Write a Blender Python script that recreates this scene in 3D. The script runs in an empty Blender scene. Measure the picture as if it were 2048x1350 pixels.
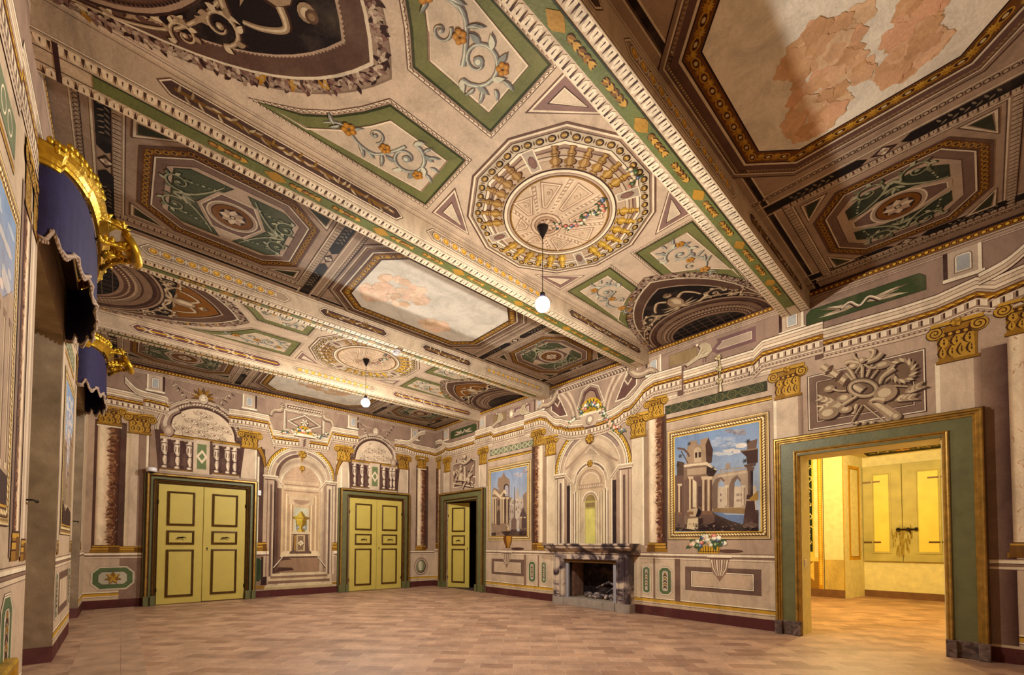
import bpy, math, random
from math import sin, cos, pi, radians, hypot, atan2, sqrt
from mathutils import Vector, Matrix
random.seed(7)
S = bpy.context.scene
COL = S.collection
# ------------------------------------------------------------------ camera
XR, XL, YB, YF, ZC, ZS = 7.40, -0.54, 11.70, -0.50, 5.03, 4.75   # room planes, ceiling, beam soffit
CH, FPX, CX, CY = 1.3, 859.6, 1013.8, 1063.4
YAW, PIT, ROL = radians(41.87), radians(1.7316), radians(0.234)
fw = Vector((sin(YAW)*cos(PIT), cos(YAW)*cos(PIT), sin(PIT)))
r0 = Vector((cos(YAW), -sin(YAW), 0)); u0 = r0.cross(fw)
rt = r0*cos(ROL) + u0*sin(ROL); up = -r0*sin(ROL) + u0*cos(ROL)
cam = bpy.data.cameras.new('camera'); cam.sensor_width = 36; cam.sensor_fit = 'HORIZONTAL'
cam.lens = FPX*36/2048; cam.shift_x = (1024-CX)/2048; cam.shift_y = (CY-675)/2048
cam.clip_start = 0.02; cam.clip_end = 100
co = bpy.data.objects.new('camera', cam); COL.objects.link(co)
co.matrix_world = Matrix(((rt.x, up.x, -fw.x, 0), (rt.y, up.y, -fw.y, 0), (rt.z, up.z, -fw.z, CH), (0, 0, 0, 1)))
S.camera = co
# ------------------------------------------------------------------ world and exposure
w = bpy.data.worlds.new('world'); S.world = w; w.use_nodes = True
w.node_tree.nodes['Background'].inputs[0].default_value = (0.9, 0.85, 0.8, 1)
w.node_tree.nodes['Background'].inputs[1].default_value = 0.02
S.view_settings.view_transform = 'Standard'; S.view_settings.look = 'None'
S.view_settings.exposure = 0.0; S.view_settings.gamma = 1.0; S.view_settings.use_curve_mapping = False
LAMP_W, NEXT_W = 505, 430
LAMPS = [(3.59, 3.40, 4.10), (3.59, 8.28, 4.14)]
def light(name, kind, loc, power, col, **k):
    d = bpy.data.lights.new(name, kind); d.energy = power; d.color = col
    for a, b in k.items(): setattr(d, a, b)
    o = bpy.data.objects.new(name, d); COL.objects.link(o); o.location = loc; return o
def bulb_profile(d):        # added falloff: upward output dimmed by formula to even out the ceiling brightness
    d.use_nodes = True; nt = d.node_tree; N = nt.nodes; L = nt.links; em = [n for n in N if n.type == 'EMISSION'][0]
    g = N.new('ShaderNodeNewGeometry'); sx = N.new('ShaderNodeSeparateXYZ'); L.new(g.outputs['Incoming'], sx.inputs[0])
    def mth(op, a, b):
        m = N.new('ShaderNodeMath'); m.operation = op
        for k, v in enumerate((a, b)):
            if isinstance(v, (int, float)): m.inputs[k].default_value = v
            else: L.new(v, m.inputs[k])
        return m.outputs[0]
    z = mth('MAXIMUM', mth('MULTIPLY', sx.outputs['Z'], UPSIGN), .001)
    L.new(mth('MINIMUM', mth('POWER', mth('DIVIDE', .30, z), 2.1), 1.0), em.inputs['Strength'])
UPSIGN = 1
for i, p in enumerate(LAMPS):
    bulb_profile(light('bulb_light', 'POINT', p, LAMP_W, (1, .97, .90), shadow_soft_size=.045).data)
light('next_room_light', 'POINT', (10.6, 1.75, 3.6), NEXT_W, (1, .76, .36), shadow_soft_size=.12)
# ------------------------------------------------------------------ tools
def ray(x, y):
    a, b = (x-CX)/FPX, (y-CY)/FPX
    return rt*a - up*b + fw
def on(ax, val, x, y):
    d = ray(x, y); o = Vector((0, 0, CH)); return o + d*((val-o[ax])/d[ax])
def WR(x, y): p = on(0, XR, x, y); return (p.y, p.z)      # point of the right wall seen at a pixel of the photograph
def WB(x, y): p = on(1, YB, x, y); return (p.x, p.z)
def WL(x, y): p = on(0, XL, x, y); return (p.y, p.z)
def WC(x, y): p = on(2, ZC, x, y); return (p.x, p.y)
def lin(c): return tuple((max(0, min(255, v))/255)**2.2 for v in c[:3]) + (1.0,)
def tone(c):      # pigments: a touch more contrast and warmth than the first colour notes
    c = ((140+(c[0]-150)*1.2), (143+(c[1]-150)*1.2), (141+(c[2]-150)*1.18)*.93); l = .3*c[0]+.6*c[1]+.1*c[2]
    return tuple(l+(v-l)*.86 for v in c)
def mixc(a, b, t): return tuple(a[i]*(1-t)+b[i]*t for i in range(3))
CR, ST, MD, SH, DK, VD = (212,184,164), (190,160,142), (160,130,116), (122,92,84), (84,56,52), (44,27,27)
HI = (232,210,190); GO, GL, GD = (158,114,46), (196,148,62), (98,64,36)
GR, GG, DG = (128,126,86), (146,146,96), (78,78,58); MR = (108,64,62); PU = (140,106,108); PK = (214,178,160)
def T(o, label=None, cat=None, group=None, kind=None):
    if label: o['label'] = label
    if cat: o['category'] = cat
    if group: o['group'] = group
    if kind: o['kind'] = kind
    return o
def node_mat(name, base=None, rough=.7, metal=0, noise=.12, nscale=8, bump=.05, bscale=40, attr=False, emit=None, spec=.4, ramp=None):
    m = bpy.data.materials.new(name); m.use_nodes = True; nt = m.node_tree; N = nt.nodes; L = nt.links
    b = N['Principled BSDF']; b.inputs['Roughness'].default_value = rough; b.inputs['Metallic'].default_value = metal
    b.inputs['Specular IOR Level'].default_value = spec
    tc = N.new('ShaderNodeTexCoord'); nz = N.new('ShaderNodeTexNoise'); nz.inputs['Scale'].default_value = nscale; nz.inputs['Detail'].default_value = 6
    L.new(tc.outputs['Object'], nz.inputs['Vector'])
    mr = N.new('ShaderNodeMapRange'); mr.inputs[1].default_value = .3; mr.inputs[2].default_value = .7
    mr.inputs[3].default_value = 1-noise; mr.inputs[4].default_value = 1+noise*.5; L.new(nz.outputs['Fac'], mr.inputs[0])
    mx = N.new('ShaderNodeVectorMath'); mx.operation = 'SCALE'
    if attr:
        at = N.new('ShaderNodeAttribute'); at.attribute_name = 'Col'; src = at.outputs['Color']
    elif ramp:
        n3 = N.new('ShaderNodeTexNoise'); n3.inputs['Scale'].default_value = ramp[0]; n3.inputs['Detail'].default_value = 8; n3.inputs['Distortion'].default_value = 1.2
        L.new(tc.outputs['Object'], n3.inputs['Vector']); rp = N.new('ShaderNodeValToRGB'); L.new(n3.outputs['Fac'], rp.inputs[0])
        e = rp.color_ramp.elements
        for i, (p, c) in enumerate(ramp[1]):
            q = e[i] if i < 2 else e.new(p)
            q.position = p; q.color = lin(c)
        src = rp.outputs['Color']
    else:
        rg = N.new('ShaderNodeRGB'); rg.outputs[0].default_value = lin(base); src = rg.outputs[0]
    L.new(src, mx.inputs[0]); L.new(mr.outputs[0], mx.inputs['Scale'])
    out = mx.outputs[0]
    if attr:   # plaster: fine grain and worn, paler scuffs
        n2 = N.new('ShaderNodeTexNoise'); n2.inputs['Scale'].default_value = 1.7; n2.inputs['Detail'].default_value = 9; n2.inputs['Roughness'].default_value = .7
        L.new(tc.outputs['Object'], n2.inputs['Vector'])
        m2 = N.new('ShaderNodeMapRange'); m2.inputs[1].default_value = .52; m2.inputs[2].default_value = .75; m2.inputs[3].default_value = 0; m2.inputs[4].default_value = .16
        L.new(n2.outputs['Fac'], m2.inputs[0]); mc = N.new('ShaderNodeMix'); mc.data_type = 'RGBA'
        L.new(m2.outputs[0], mc.inputs['Factor']); L.new(out, mc.inputs[6]); mc.inputs[7].default_value = lin((176,152,124)); out = mc.outputs[2]
        n4 = N.new('ShaderNodeTexNoise'); n4.inputs['Scale'].default_value = 2.6; n4.inputs['Detail'].default_value = 10; n4.inputs['Roughness'].default_value = .75; n4.inputs['Distortion'].default_value = .6
        mp = N.new('ShaderNodeMapping'); mp.inputs['Scale'].default_value = (1, 1, .55); mp.inputs['Location'].default_value = (7, 3, 5); L.new(tc.outputs['Object'], mp.inputs[0]); L.new(mp.outputs[0], n4.inputs['Vector'])
        m4 = N.new('ShaderNodeMapRange'); m4.inputs[1].default_value = .30; m4.inputs[2].default_value = .56; m4.inputs[3].default_value = .66; m4.inputs[4].default_value = 1.05; L.new(n4.outputs['Fac'], m4.inputs[0])
        s4 = N.new('ShaderNodeVectorMath'); s4.operation = 'SCALE'; L.new(out, s4.inputs[0]); L.new(m4.outputs[0], s4.inputs['Scale']); out = s4.outputs[0]
    L.new(out, b.inputs['Base Color'])
    bn = N.new('ShaderNodeTexNoise'); bn.inputs['Scale'].default_value = bscale; bn.inputs['Detail'].default_value = 4; L.new(tc.outputs['Object'], bn.inputs['Vector'])
    bp = N.new('ShaderNodeBump'); bp.inputs['Strength'].default_value = bump*4; bp.inputs['Distance'].default_value = .01
    L.new(bn.outputs['Fac'], bp.inputs['Height']); L.new(bp.outputs[0], b.inputs['Normal'])
    if emit:
        b.inputs['Emission Color'].default_value = (*emit[0], 1); b.inputs['Emission Strength'].default_value = emit[1]
    return m
M = dict(
 fresco=node_mat('fresco', attr=True, rough=.8, noise=.07, nscale=40, bump=.05, spec=.25),
 plaster=node_mat('plaster', ramp=(1.6, [(.3,(132,112,88)),(.7,(176,152,124)),(.5,(154,132,106))]), rough=.85, noise=.2, bump=.08),
 limewash=node_mat('limewash', (226,214,160), rough=.85, noise=.12),
 green=node_mat('green_paint', (100,98,62), rough=.45, noise=.18, nscale=7),
 gilt=node_mat('gilt_moulding', (168,130,62), rough=.38, metal=.55, noise=.35, nscale=12),
 gold=node_mat('gold_leaf', (206,164,52), rough=.36, metal=.8, noise=.35, nscale=9, bump=.15, bscale=25),
 goldbrown=node_mat('brown_gilt', (92,64,30), rough=.4, metal=.3, noise=.4, nscale=14),
 yellow=node_mat('yellow_paint', (190,168,80), rough=.5, noise=.07, nscale=5, bump=.03),
 shutter=node_mat('shutter_paint', (180,168,100), rough=.55, noise=.2, nscale=3),
 plinth=node_mat('plinth_stone', ramp=(9, [(.35,(66,48,42)),(.65,(120,98,86))]), rough=.6),
 marble=node_mat('veined_marble', ramp=(2.6, [(.40,(60,48,52)),(.70,(206,184,158)),(.48,(118,102,98)),(.55,(190,168,146))]), rough=.3, noise=.1, bump=.02),
 stone=node_mat('grey_stone', (150,136,122), rough=.75, noise=.2),
 soot=node_mat('sooty_brick', ramp=(4, [(.35,(24,18,20)),(.7,(86,64,56)),(.5,(44,32,32))]), rough=.95, bump=.2, bscale=15),
 warmbrick=node_mat('firebox_brick', (128,92,74), rough=.9, noise=.4, nscale=10, bump=.2),
 steel=node_mat('grey_painted_steel', (146,142,146), rough=.5, noise=.1),
 ash=node_mat('ash', ramp=(14, [(.35,(40,34,34)),(.65,(190,170,158)),(.5,(110,92,86))]), rough=.95, bump=.3, bscale=60),
 dark=node_mat('dark_iron', (40,30,26), rough=.45, metal=.6, noise=.2),
 black=node_mat('black_plastic', (24,20,30), rough=.35, noise=.05, bump=0),
 white=node_mat('white_plastic', (225,218,218), rough=.35, noise=.03, bump=0),
 blue=node_mat('blue_fabric', (38,30,68), rough=.75, noise=.25, nscale=14, bump=.08, bscale=120),
 fringe=node_mat('pale_fringe', (176,150,128), rough=.9, noise=.4, nscale=60),
 floor2=node_mat('ochre_floor', (196,140,72), rough=.5, noise=.15),
 wood=node_mat('dark_wood', (80,58,40), rough=.6, noise=.3),
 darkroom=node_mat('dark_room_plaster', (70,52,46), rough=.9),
 bulb=node_mat('bulb_glass', (255,250,245), emit=((1,.93,.9), 60), bump=0, noise=0),
)
def clear_bulb():            # clear glowing glass: lets the filament's light through
    m = bpy.data.materials.new('glowing_glass'); m.use_nodes = True; nt = m.node_tree; N = nt.nodes; L = nt.links
    N.remove(N['Principled BSDF']); o = [n for n in N if n.type == 'OUTPUT_MATERIAL'][0]
    t = N.new('ShaderNodeBsdfTransparent'); e = N.new('ShaderNodeEmission'); e.inputs[0].default_value = (1, .96, .93, 1); e.inputs[1].default_value = 12
    a = N.new('ShaderNodeAddShader'); L.new(t.outputs[0], a.inputs[0]); L.new(e.outputs[0], a.inputs[1]); L.new(a.outputs[0], o.inputs['Surface']); return m
M['bulb'] = clear_bulb()
class MB:                                   # solid mesh builder
    def __init__(s): s.v = []; s.f = []; s.sm = []
    def add(s, v, f, smooth=False, mt=None):
        n = len(s.v); s.v += [tuple(mt @ Vector(p)) if mt else tuple(p) for p in v]; s.f += [tuple(i+n for i in q) for q in f]; s.sm += [smooth]*len(f); return s
    def box(s, a, b, mt=None, bev=0):
        x0,y0,z0 = (min(a[i],b[i]) for i in range(3)); x1,y1,z1 = (max(a[i],b[i]) for i in range(3))
        if bev:
            e = min(bev, (x1-x0)/2.01, (y1-y0)/2.01, (z1-z0)/2.01)
            V = [(x0+e if i==0 else x1-e, y0+e if j==0 else y1-e, z) for z in (z0, z1) for i, j in ((0,0),(1,0),(1,1),(0,1))]
            W = [(x0 if i==0 else x1, y0 if j==0 else y1, z) for z in (z0+e, z1-e) for i, j in ((0,0),(1,0),(1,1),(0,1))]
            V = V[:4]+W+V[4:]
            F = [(3,2,1,0),(12,13,14,15)]
            for k in range(3):
                for i in range(4): F.append((4*k+i, 4*k+(i+1)%4, 4*k+4+(i+1)%4, 4*k+4+i))
            return s.add(V, F, mt=mt)
        return s.add([(x0,y0,z0),(x1,y0,z0),(x1,y1,z0),(x0,y1,z0),(x0,y0,z1),(x1,y0,z1),(x1,y1,z1),(x0,y1,z1)],
              [(3,2,1,0),(4,5,6,7),(0,1,5,4),(1,2,6,5),(2,3,7,6),(3,0,4,7)], mt=mt)
    def tube(s, pts, r, n=10, mt=None):
        pts = [Vector(p) for p in pts]; V = []; F = []; rr = r if isinstance(r, (list, tuple)) else [r]*len(pts)
        a = None
        for i, p in enumerate(pts):
            d = (pts[min(i+1, len(pts)-1)] - pts[max(i-1, 0)]).normalized()
            if a is None: a = d.orthogonal().normalized()
            a = (a - d*a.dot(d)).normalized(); b = d.cross(a)
            V += [p + (a*cos(2*pi*k/n)+b*sin(2*pi*k/n))*rr[i] for k in range(n)]
        for i in range(len(pts)-1):
            F += [(i*n+k, i*n+(k+1)%n, (i+1)*n+(k+1)%n, (i+1)*n+k) for k in range(n)]
        F += [tuple(range(n))[::-1], tuple((len(pts)-1)*n+k for k in range(n))]
        return s.add(V, F, True, mt)
    def lathe(s, prof, n=24, mt=None):      # profile (r, z)
        V = [(r*cos(2*pi*k/n), r*sin(2*pi*k/n), z) for r, z in prof for k in range(n)]
        F = [(i*n+k, i*n+(k+1)%n, (i+1)*n+(k+1)%n, (i+1)*n+k) for i in range(len(prof)-1) for k in range(n)]
        F += [tuple(range(n))[::-1], tuple((len(prof)-1)*n+k for k in range(n))]
        return s.add(V, F, True, mt)
    def ball(s, c, r, n=12, m=8):
        rx, ry, rz = r if isinstance(r, (list, tuple)) else (r, r, r)
        return s.lathe([(sin(pi*i/m)*.999+.001, -cos(pi*i/m)) for i in range(m+1)], n, Matrix.Translation(c) @ Matrix.Diagonal((rx, ry, rz, 1)))
    def sweep(s, path, prof, mt=None, closed=False, smooth=False):
        # path: list of (a,b) in plane; prof: (offset to the left of the path, depth); result (a,b,depth)
        P = [Vector(p) for p in path]; n = len(P); V = []; k = len(prof)
        for i in range(n):
            if closed: d0 = (P[i]-P[i-1]).normalized(); d1 = (P[(i+1) % n]-P[i]).normalized()
            else: d0 = (P[i]-P[i-1]).normalized() if i else (P[1]-P[0]).normalized(); d1 = (P[i+1]-P[i]).normalized() if i < n-1 else d0
            n0 = Vector((-d0.y, d0.x)); n1 = Vector((-d1.y, d1.x)); m = (n0+n1); m = m/max(.2, m.dot(n1))
            V += [(P[i].x+m.x*o, P[i].y+m.y*o, d) for o, d in prof]
        F = []
        for i in range(n if closed else n-1):
            j = (i+1) % n
            F += [(i*k+q, j*k+q, j*k+q+1, i*k+q+1) for q in range(k-1)]
        if not closed: F += [tuple(range(k)), tuple((n-1)*k+q for q in range(k))[::-1]]
        return s.add(V, F, smooth, mt)
    def build(s, name, mat, parent=None, loc=(0,0,0)):
        me = bpy.data.meshes.new(name); me.from_pydata([Vector(v) for v in s.v], [], s.f); me.update()
        me.polygons.foreach_set('use_smooth', s.sm)
        me.materials.append(M[mat] if isinstance(mat, str) else mat)
        o = bpy.data.objects.new(name, me); COL.objects.link(o); o.location = loc
        if parent: o.parent = parent
        return o
def empty(name, loc=(0,0,0), rz=0):
    o = bpy.data.objects.new(name, None); COL.objects.link(o); o.location = loc; o.rotation_euler = (0,0,rz); o.empty_display_size = .1; return o
def copy_tree(o, parent=None):
    c = o.copy(); COL.objects.link(c)
    if parent: c.parent = parent
    for ch in [x for x in bpy.data.objects if x.parent == o]: copy_tree(ch, c)
    return c
# ------------------------------------------------------------------ fresco painter: flat patches of pigment on a plane, in thin coats
EPS = 0.0005
class Cv:
    def __init__(s, fn): s.fn = fn; s.k = 0; s.dk = 1.0; s.parts = {}; s.part('painting')
    def part(s, name): s.cur = s.parts.setdefault(name, ([], [], [])); return s
    def poly(s, pts, col, L=1):
        if len(pts) < 3: return
        V, F, C = s.cur; n = len(V)
        s.k = (s.k+1) % 90; V.extend(s.fn(p[0], p[1], L*EPS+s.k*4e-6) for p in pts); F.append(tuple(range(n, n+len(pts))))
        if isinstance(col, list): C.extend(lin([v*s.dk for v in tone(c)]) for c in col)
        else: C.extend([lin([v*s.dk for v in tone(col)])]*len(pts))
    def rect(s, a0, b0, a1, b1, col, L=1): s.poly([(a0,b0),(a1,b0),(a1,b1),(a0,b1)], col, L)
    def vgrad(s, a0, b0, a1, b1, cols, L=1):      # colours across a (piecewise linear)
        n = len(cols)-1
        for i in range(n):
            x0 = a0+(a1-a0)*i/n; x1 = a0+(a1-a0)*(i+1)/n
            s.poly([(x0,b0),(x1,b0),(x1,b1),(x0,b1)], [cols[i],cols[i+1],cols[i+1],cols[i]], L)
    def hgrad(s, a0, b0, a1, b1, c0, c1, L=1): s.poly([(a0,b0),(a1,b0),(a1,b1),(a0,b1)], [c0,c0,c1,c1], L)
    def ell(s, c, rx, ry=None, col=CR, L=1, n=16, rot=0):
        ry = ry or rx; ca, sa = cos(rot), sin(rot)
        s.poly([(c[0]+rx*cos(t)*ca-ry*sin(t)*sa, c[1]+rx*cos(t)*sa+ry*sin(t)*ca) for t in (2*pi*k/n for k in range(n))], col, L)
    def band(s, A, B, col, L=1, closed=False):      # strip between two polylines
        n = len(A)
        for i in range(n if closed else n-1):
            j = (i+1) % n
            c = [col[0], col[0], col[1], col[1]] if isinstance(col, list) else col
            s.poly([A[i], A[j], B[j], B[i]], c, L)
    def off(s, P, d, closed):
        n = len(P); out = []
        for i in range(n):
            a = P[i-1] if (i or closed) else None; b = P[(i+1) % n] if (i < n-1 or closed) else None
            def nr(p, q):
                l = hypot(q[0]-p[0], q[1]-p[1]) or 1e-9; return (-(q[1]-p[1])/l, (q[0]-p[0])/l)
            n0 = nr(a, P[i]) if a else nr(P[i], b); n1 = nr(P[i], b) if b else n0
            mx, my = n0[0]+n1[0], n0[1]+n1[1]; k = max(.35, mx*n1[0]+my*n1[1])
            out.append((P[i][0]+mx/k*d, P[i][1]+my/k*d))
        return out
    def stripes(s, P, bands, L=1, closed=False, o=0):      # bands (width, colour) going to the left of the path
        A = s.off(P, o, closed) if o else P
        for wd, c in bands:
            o += wd; B = s.off(P, o, closed)
            if c: s.band(A, B, c, L, closed)
            A = B
        return A
    def vstripes(s, P, bands, L=1):                # bands shifted straight down
        o = 0
        for h, c in bands:
            if c: s.band([(x, y-o) for x, y in P], [(x, y-o-h) for x, y in P], c, L)
            o += h
    def stroke(s, P, w, col, L=1):
        n = len(P); ws = w if isinstance(w, (list, tuple)) else [w]*n
        if len(ws) != n: ws = [ws[0]+(ws[-1]-ws[0])*i/(n-1) for i in range(n)]
        A, B = [], []
        for i in range(n):
            p = P[max(i-1,0)]; q = P[min(i+1,n-1)]; l = hypot(q[0]-p[0], q[1]-p[1]) or 1e-9
            nx, ny = -(q[1]-p[1])/l, (q[0]-p[0])/l; h = ws[i]/2
            A.append((P[i][0]+nx*h, P[i][1]+ny*h)); B.append((P[i][0]-nx*h, P[i][1]-ny*h))
        s.band(A, B, col, L)
    def relief(s, P, w, L=5, cols=(DK, MD, HI), sh=(.012,-.012)):
        s.stroke([(x+sh[0], y+sh[1]) for x, y in P], w, cols[0], L)
        s.stroke(P, w, cols[1], L+1)
        ws = w if isinstance(w, (list, tuple)) else [w]*2
        s.stroke([(x-sh[0]*.25, y-sh[1]*.25) for x, y in P], [q*.4 for q in ws], cols[2], L+2)
    def blob(s, c, r, L=5, cols=(DK, MD, HI), sh=(.012,-.012), n=10, ry=None, rot=0):
        ry = ry or r
        s.ell((c[0]+sh[0], c[1]+sh[1]), r, ry, cols[0], L, n, rot); s.ell(c, r, ry, cols[1], L+1, n, rot)
        s.ell((c[0]-sh[0]*.4, c[1]-sh[1]*.4), r*.55, ry*.55, cols[2], L+2, n, rot)
    def leaf(s, p, ang, l, w, col, L=1, bend=0):
        P = []
        for t in (0,.2,.45,.7,1): P.append((p[0]+l*t*cos(ang)-bend*t*t*sin(ang), p[1]+l*t*sin(ang)+bend*t*t*cos(ang)))
        s.stroke(P, [w*.2, w*.8, w, w*.7, 0.0001], col, L)
    def along(s, P, step, fn, closed=False, start=.5):
        Q = P+[P[0]] if closed else P; d = step*start
        for a, b in zip(Q, Q[1:]):
            l = hypot(b[0]-a[0], b[1]-a[1])
            if l < 1e-6: continue
            ux, uy = (b[0]-a[0])/l, (b[1]-a[1])/l
            while d < l: fn((a[0]+ux*d, a[1]+uy*d), (ux, uy)); d += step
            d -= l
    def beads(s, P, step, r, col, L=3, closed=False): s.along(P, step, lambda p, u: s.ell(p, r, r, col, L, 6), closed)
    def darts(s, P, step, w, c0, c1, L=3, closed=False):     # leaf-and-dart teeth, path centre line, width w
        def f(p, u):
            n = (-u[1], u[0]); h = w/2
            g = lambda a, b: (p[0]+u[0]*a+n[0]*b, p[1]+u[1]*a+n[1]*b)
            s.poly([g(-step*.42,-h), g(-step*.3,h*.55), g(0,h), g(step*.3,h*.55), g(step*.42,-h)], c0, L)
            s.poly([g(step*.38,-h), g(step*.5,h), g(step*.62,-h)], c1, L+1)
            s.poly([g(-step*.06,-h*.7), g(0,h*.5), g(step*.06,-h*.7)], c1, L+1)
        s.along(P, step, f, closed)
    def eggs(s, P, step, w, c0, c1, L=3, closed=False):
        def f(p, u):
            a = atan2(u[1], u[0]); s.ell(p, step*.44, w*.5, c1, L, 10, a); s.ell(p, step*.3, w*.36, c0, L+1, 8, a)
        s.along(P, step, f, closed)
    def scroll(s, c, r, a0, turns=1.5, flip=1, w=.02, cols=(SH, ST, HI), L=6, sh=(.01,-.01), leaves=True):
        P = []; n = 22
        for i in range(n+1):
            t = i/n; a = a0+flip*t*turns*2*pi; q = r*(1-.86*t); P.append((c[0]+q*cos(a), c[1]+q*sin(a)))
        s.relief(P, [w, w*.35], L, cols, sh)
        s.blob(c, r*.2, L+2, cols, sh, 8)
        if leaves:
            for i in range(0, 12, 2):
                p = P[i]; a = a0+flip*(i/n)*turns*2*pi
                s.leaf((p[0]+sh[0], p[1]+sh[1]), a+flip*.7, r*.55, w*1.5, cols[0], L, r*.12*flip)
                s.leaf(p, a+flip*.7, r*.5, w*1.4, cols[1] if i % 4 else cols[2], L+3, r*.12*flip)
    def rosette(s, c, r, n=8, cols=(DK, ST, HI), L=5, rin=.25):
        s.ell((c[0]+r*.08, c[1]-r*.08), r, r, cols[0], L, 14)
        for k in range(n):
            a = 2*pi*k/n; s.leaf((c[0]+r*rin*.5*cos(a), c[1]+r*rin*.5*sin(a)), a, r*.92, r*1.7*sin(pi/n), cols[1] if k % 2 else cols[2], L+1)
        s.ell(c, r*rin, r*rin, cols[0], L+2, 8); s.ell(c, r*rin*.6, r*rin*.6, cols[2], L+3, 8)
    def flowers(s, P, step, r, L=8, seed=1, cols=None):
        rnd = random.Random(seed)
        cols = cols or [(214,120,108),(226,170,150),(232,222,204),(96,112,150),(92,110,70),(214,190,160)]
        def f(p, u):
            for k in range(2):
                q = (p[0]+rnd.uniform(-r,r)*.8, p[1]+rnd.uniform(-r,r)*.8); c = rnd.choice(cols)
                s.leaf(q, rnd.uniform(0, 6.3), r*2, r*.8, (86,104,78), L, 0)
                R = r*rnd.uniform(.6, 1)
                s.ell(q, R, R*.85, mixc(c, DK, .35), L+1, 8); s.ell((q[0]-R*.12, q[1]+R*.12), R*.75, R*.65, c, L+2, 8); s.ell((q[0]-R*.15, q[1]+R*.15), R*.3, R*.3, mixc(c, (255,240,220), .5), L+3, 6)
        s.along(P, step, f)
    def build(s, parent):
        out = {}
        for name, (V, F, C) in s.parts.items():
            if not F: continue
            me = bpy.data.meshes.new(name); me.from_pydata(V, [], F); me.update()
            at = me.color_attributes.new('Col', 'FLOAT_COLOR', 'POINT')
            at.data.foreach_set('color', [x for c in C for x in c])
            me.materials.append(M['fresco']); o = bpy.data.objects.new(name, me); COL.objects.link(o)
            if parent: o.parent = parent
            out[name] = o
        return out
def bez(p0, p1, p2, n=10): return [tuple((1-t)**2*p0[i]+2*t*(1-t)*p1[i]+t*t*p2[i] for i in (0,1)) for t in (k/n for k in range(n+1))]
def arc(c, rx, ry, a0, a1, n=20): return [(c[0]+rx*cos(a), c[1]+ry*sin(a)) for a in (a0+(a1-a0)*k/n for k in range(n+1))]
def smooth(P, k=6):                               # catmull-rom through points
    if len(P) < 3: return P
    out = []
    for i in range(len(P)-1):
        p0, p1, p2, p3 = P[max(i-1,0)], P[i], P[i+1], P[min(i+2,len(P)-1)]
        for j in range(k):
            t = j/k; out.append(tuple(.5*(2*p1[m]+(p2[m]-p0[m])*t+(2*p0[m]-5*p1[m]+4*p2[m]-p3[m])*t*t+(3*p1[m]-p0[m]-3*p2[m]+p3[m])*t**3) for m in (0,1)))
    return out+[P[-1]]
# ------------------------------------------------------------------ structure
YW = (YF-.4, YB+.35)
def brick_floor():
    m = bpy.data.materials.new('terracotta_pavers'); m.use_nodes = True; nt = m.node_tree; N = nt.nodes; L = nt.links
    b = N['Principled BSDF']; b.inputs['Roughness'].default_value = .48; b.inputs['Specular IOR Level'].default_value = .35
    tc = N.new('ShaderNodeTexCoord'); mp = N.new('ShaderNodeMapping'); mp.inputs['Rotation'].default_value = (0, 0, radians(45)); L.new(tc.outputs['Object'], mp.inputs[0])
    br = N.new('ShaderNodeTexBrick'); L.new(mp.outputs[0], br.inputs[0])
    br.inputs['Scale'].default_value = 1; br.inputs['Brick Width'].default_value = .36; br.inputs['Row Height'].default_value = .175
    br.inputs['Mortar Size'].default_value = .0035; br.inputs['Mortar Smooth'].default_value = .3; br.inputs['Bias'].default_value = 0
    br.inputs['Color1'].default_value = lin((188,150,120)); br.inputs['Color2'].default_value = lin((150,114,90)); br.inputs['Mortar'].default_value = lin((190,160,134))
    nz = N.new('ShaderNodeTexNoise'); nz.inputs['Scale'].default_value = 2.3; nz.inputs['Detail'].default_value = 9; nz.inputs['Roughness'].default_value = .7; L.new(tc.outputs['Object'], nz.inputs[0])
    rp = N.new('ShaderNodeValToRGB'); L.new(nz.outputs['Fac'], rp.inputs[0]); e = rp.color_ramp.elements
    e[0].position = .33; e[0].color = (.64,.64,.68,1); e[1].position = .68; e[1].color = (1.16,1.12,1.08,1)
    mx = N.new('ShaderNodeMix'); mx.data_type = 'RGBA'; mx.blend_type = 'MULTIPLY'; mx.inputs['Factor'].default_value = 1
    L.new(br.outputs['Color'], mx.inputs[6]); L.new(rp.outputs[0], mx.inputs[7])
    n2 = N.new('ShaderNodeTexNoise'); n2.inputs['Scale'].default_value = 30; n2.inputs['Detail'].default_value = 5; L.new(mp.outputs[0], n2.inputs[0])
    m2 = N.new('ShaderNodeMapRange'); m2.inputs[1].default_value = .3; m2.inputs[2].default_value = .7; m2.inputs[3].default_value = .9; m2.inputs[4].default_value = 1.08; L.new(n2.outputs['Fac'], m2.inputs[0])
    sc = N.new('ShaderNodeVectorMath'); sc.operation = 'SCALE'; L.new(mx.outputs[2], sc.inputs[0]); L.new(m2.outputs[0], sc.inputs['Scale']); L.new(sc.outputs[0], b.inputs['Base Color'])
    bp = N.new('ShaderNodeBump'); bp.inputs['Strength'].default_value = .5; bp.inputs['Distance'].default_value = .004; ad = N.new('ShaderNodeMath'); ad.operation = 'SUBTRACT'
    L.new(n2.outputs['Fac'], ad.inputs[0]); L.new(br.outputs['Fac'], ad.inputs[1]); L.new(ad.outputs[0], bp.inputs['Height']); L.new(bp.outputs[0], b.inputs['Normal'])
    m2r = N.new('ShaderNodeMapRange'); m2r.inputs[3].default_value = .35; m2r.inputs[4].default_value = .65; L.new(nz.outputs['Fac'], m2r.inputs[0]); L.new(m2r.outputs[0], b.inputs['Roughness'])
    return m
M['pavers'] = brick_floor()
fl = MB().box((XL-1.2, YF-.4, -.12), (XR, YB+.35, 0)).build('floor', 'pavers'); T(fl, 'worn pale terracotta paver floor of the painted hall', 'floor', kind='structure')
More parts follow.
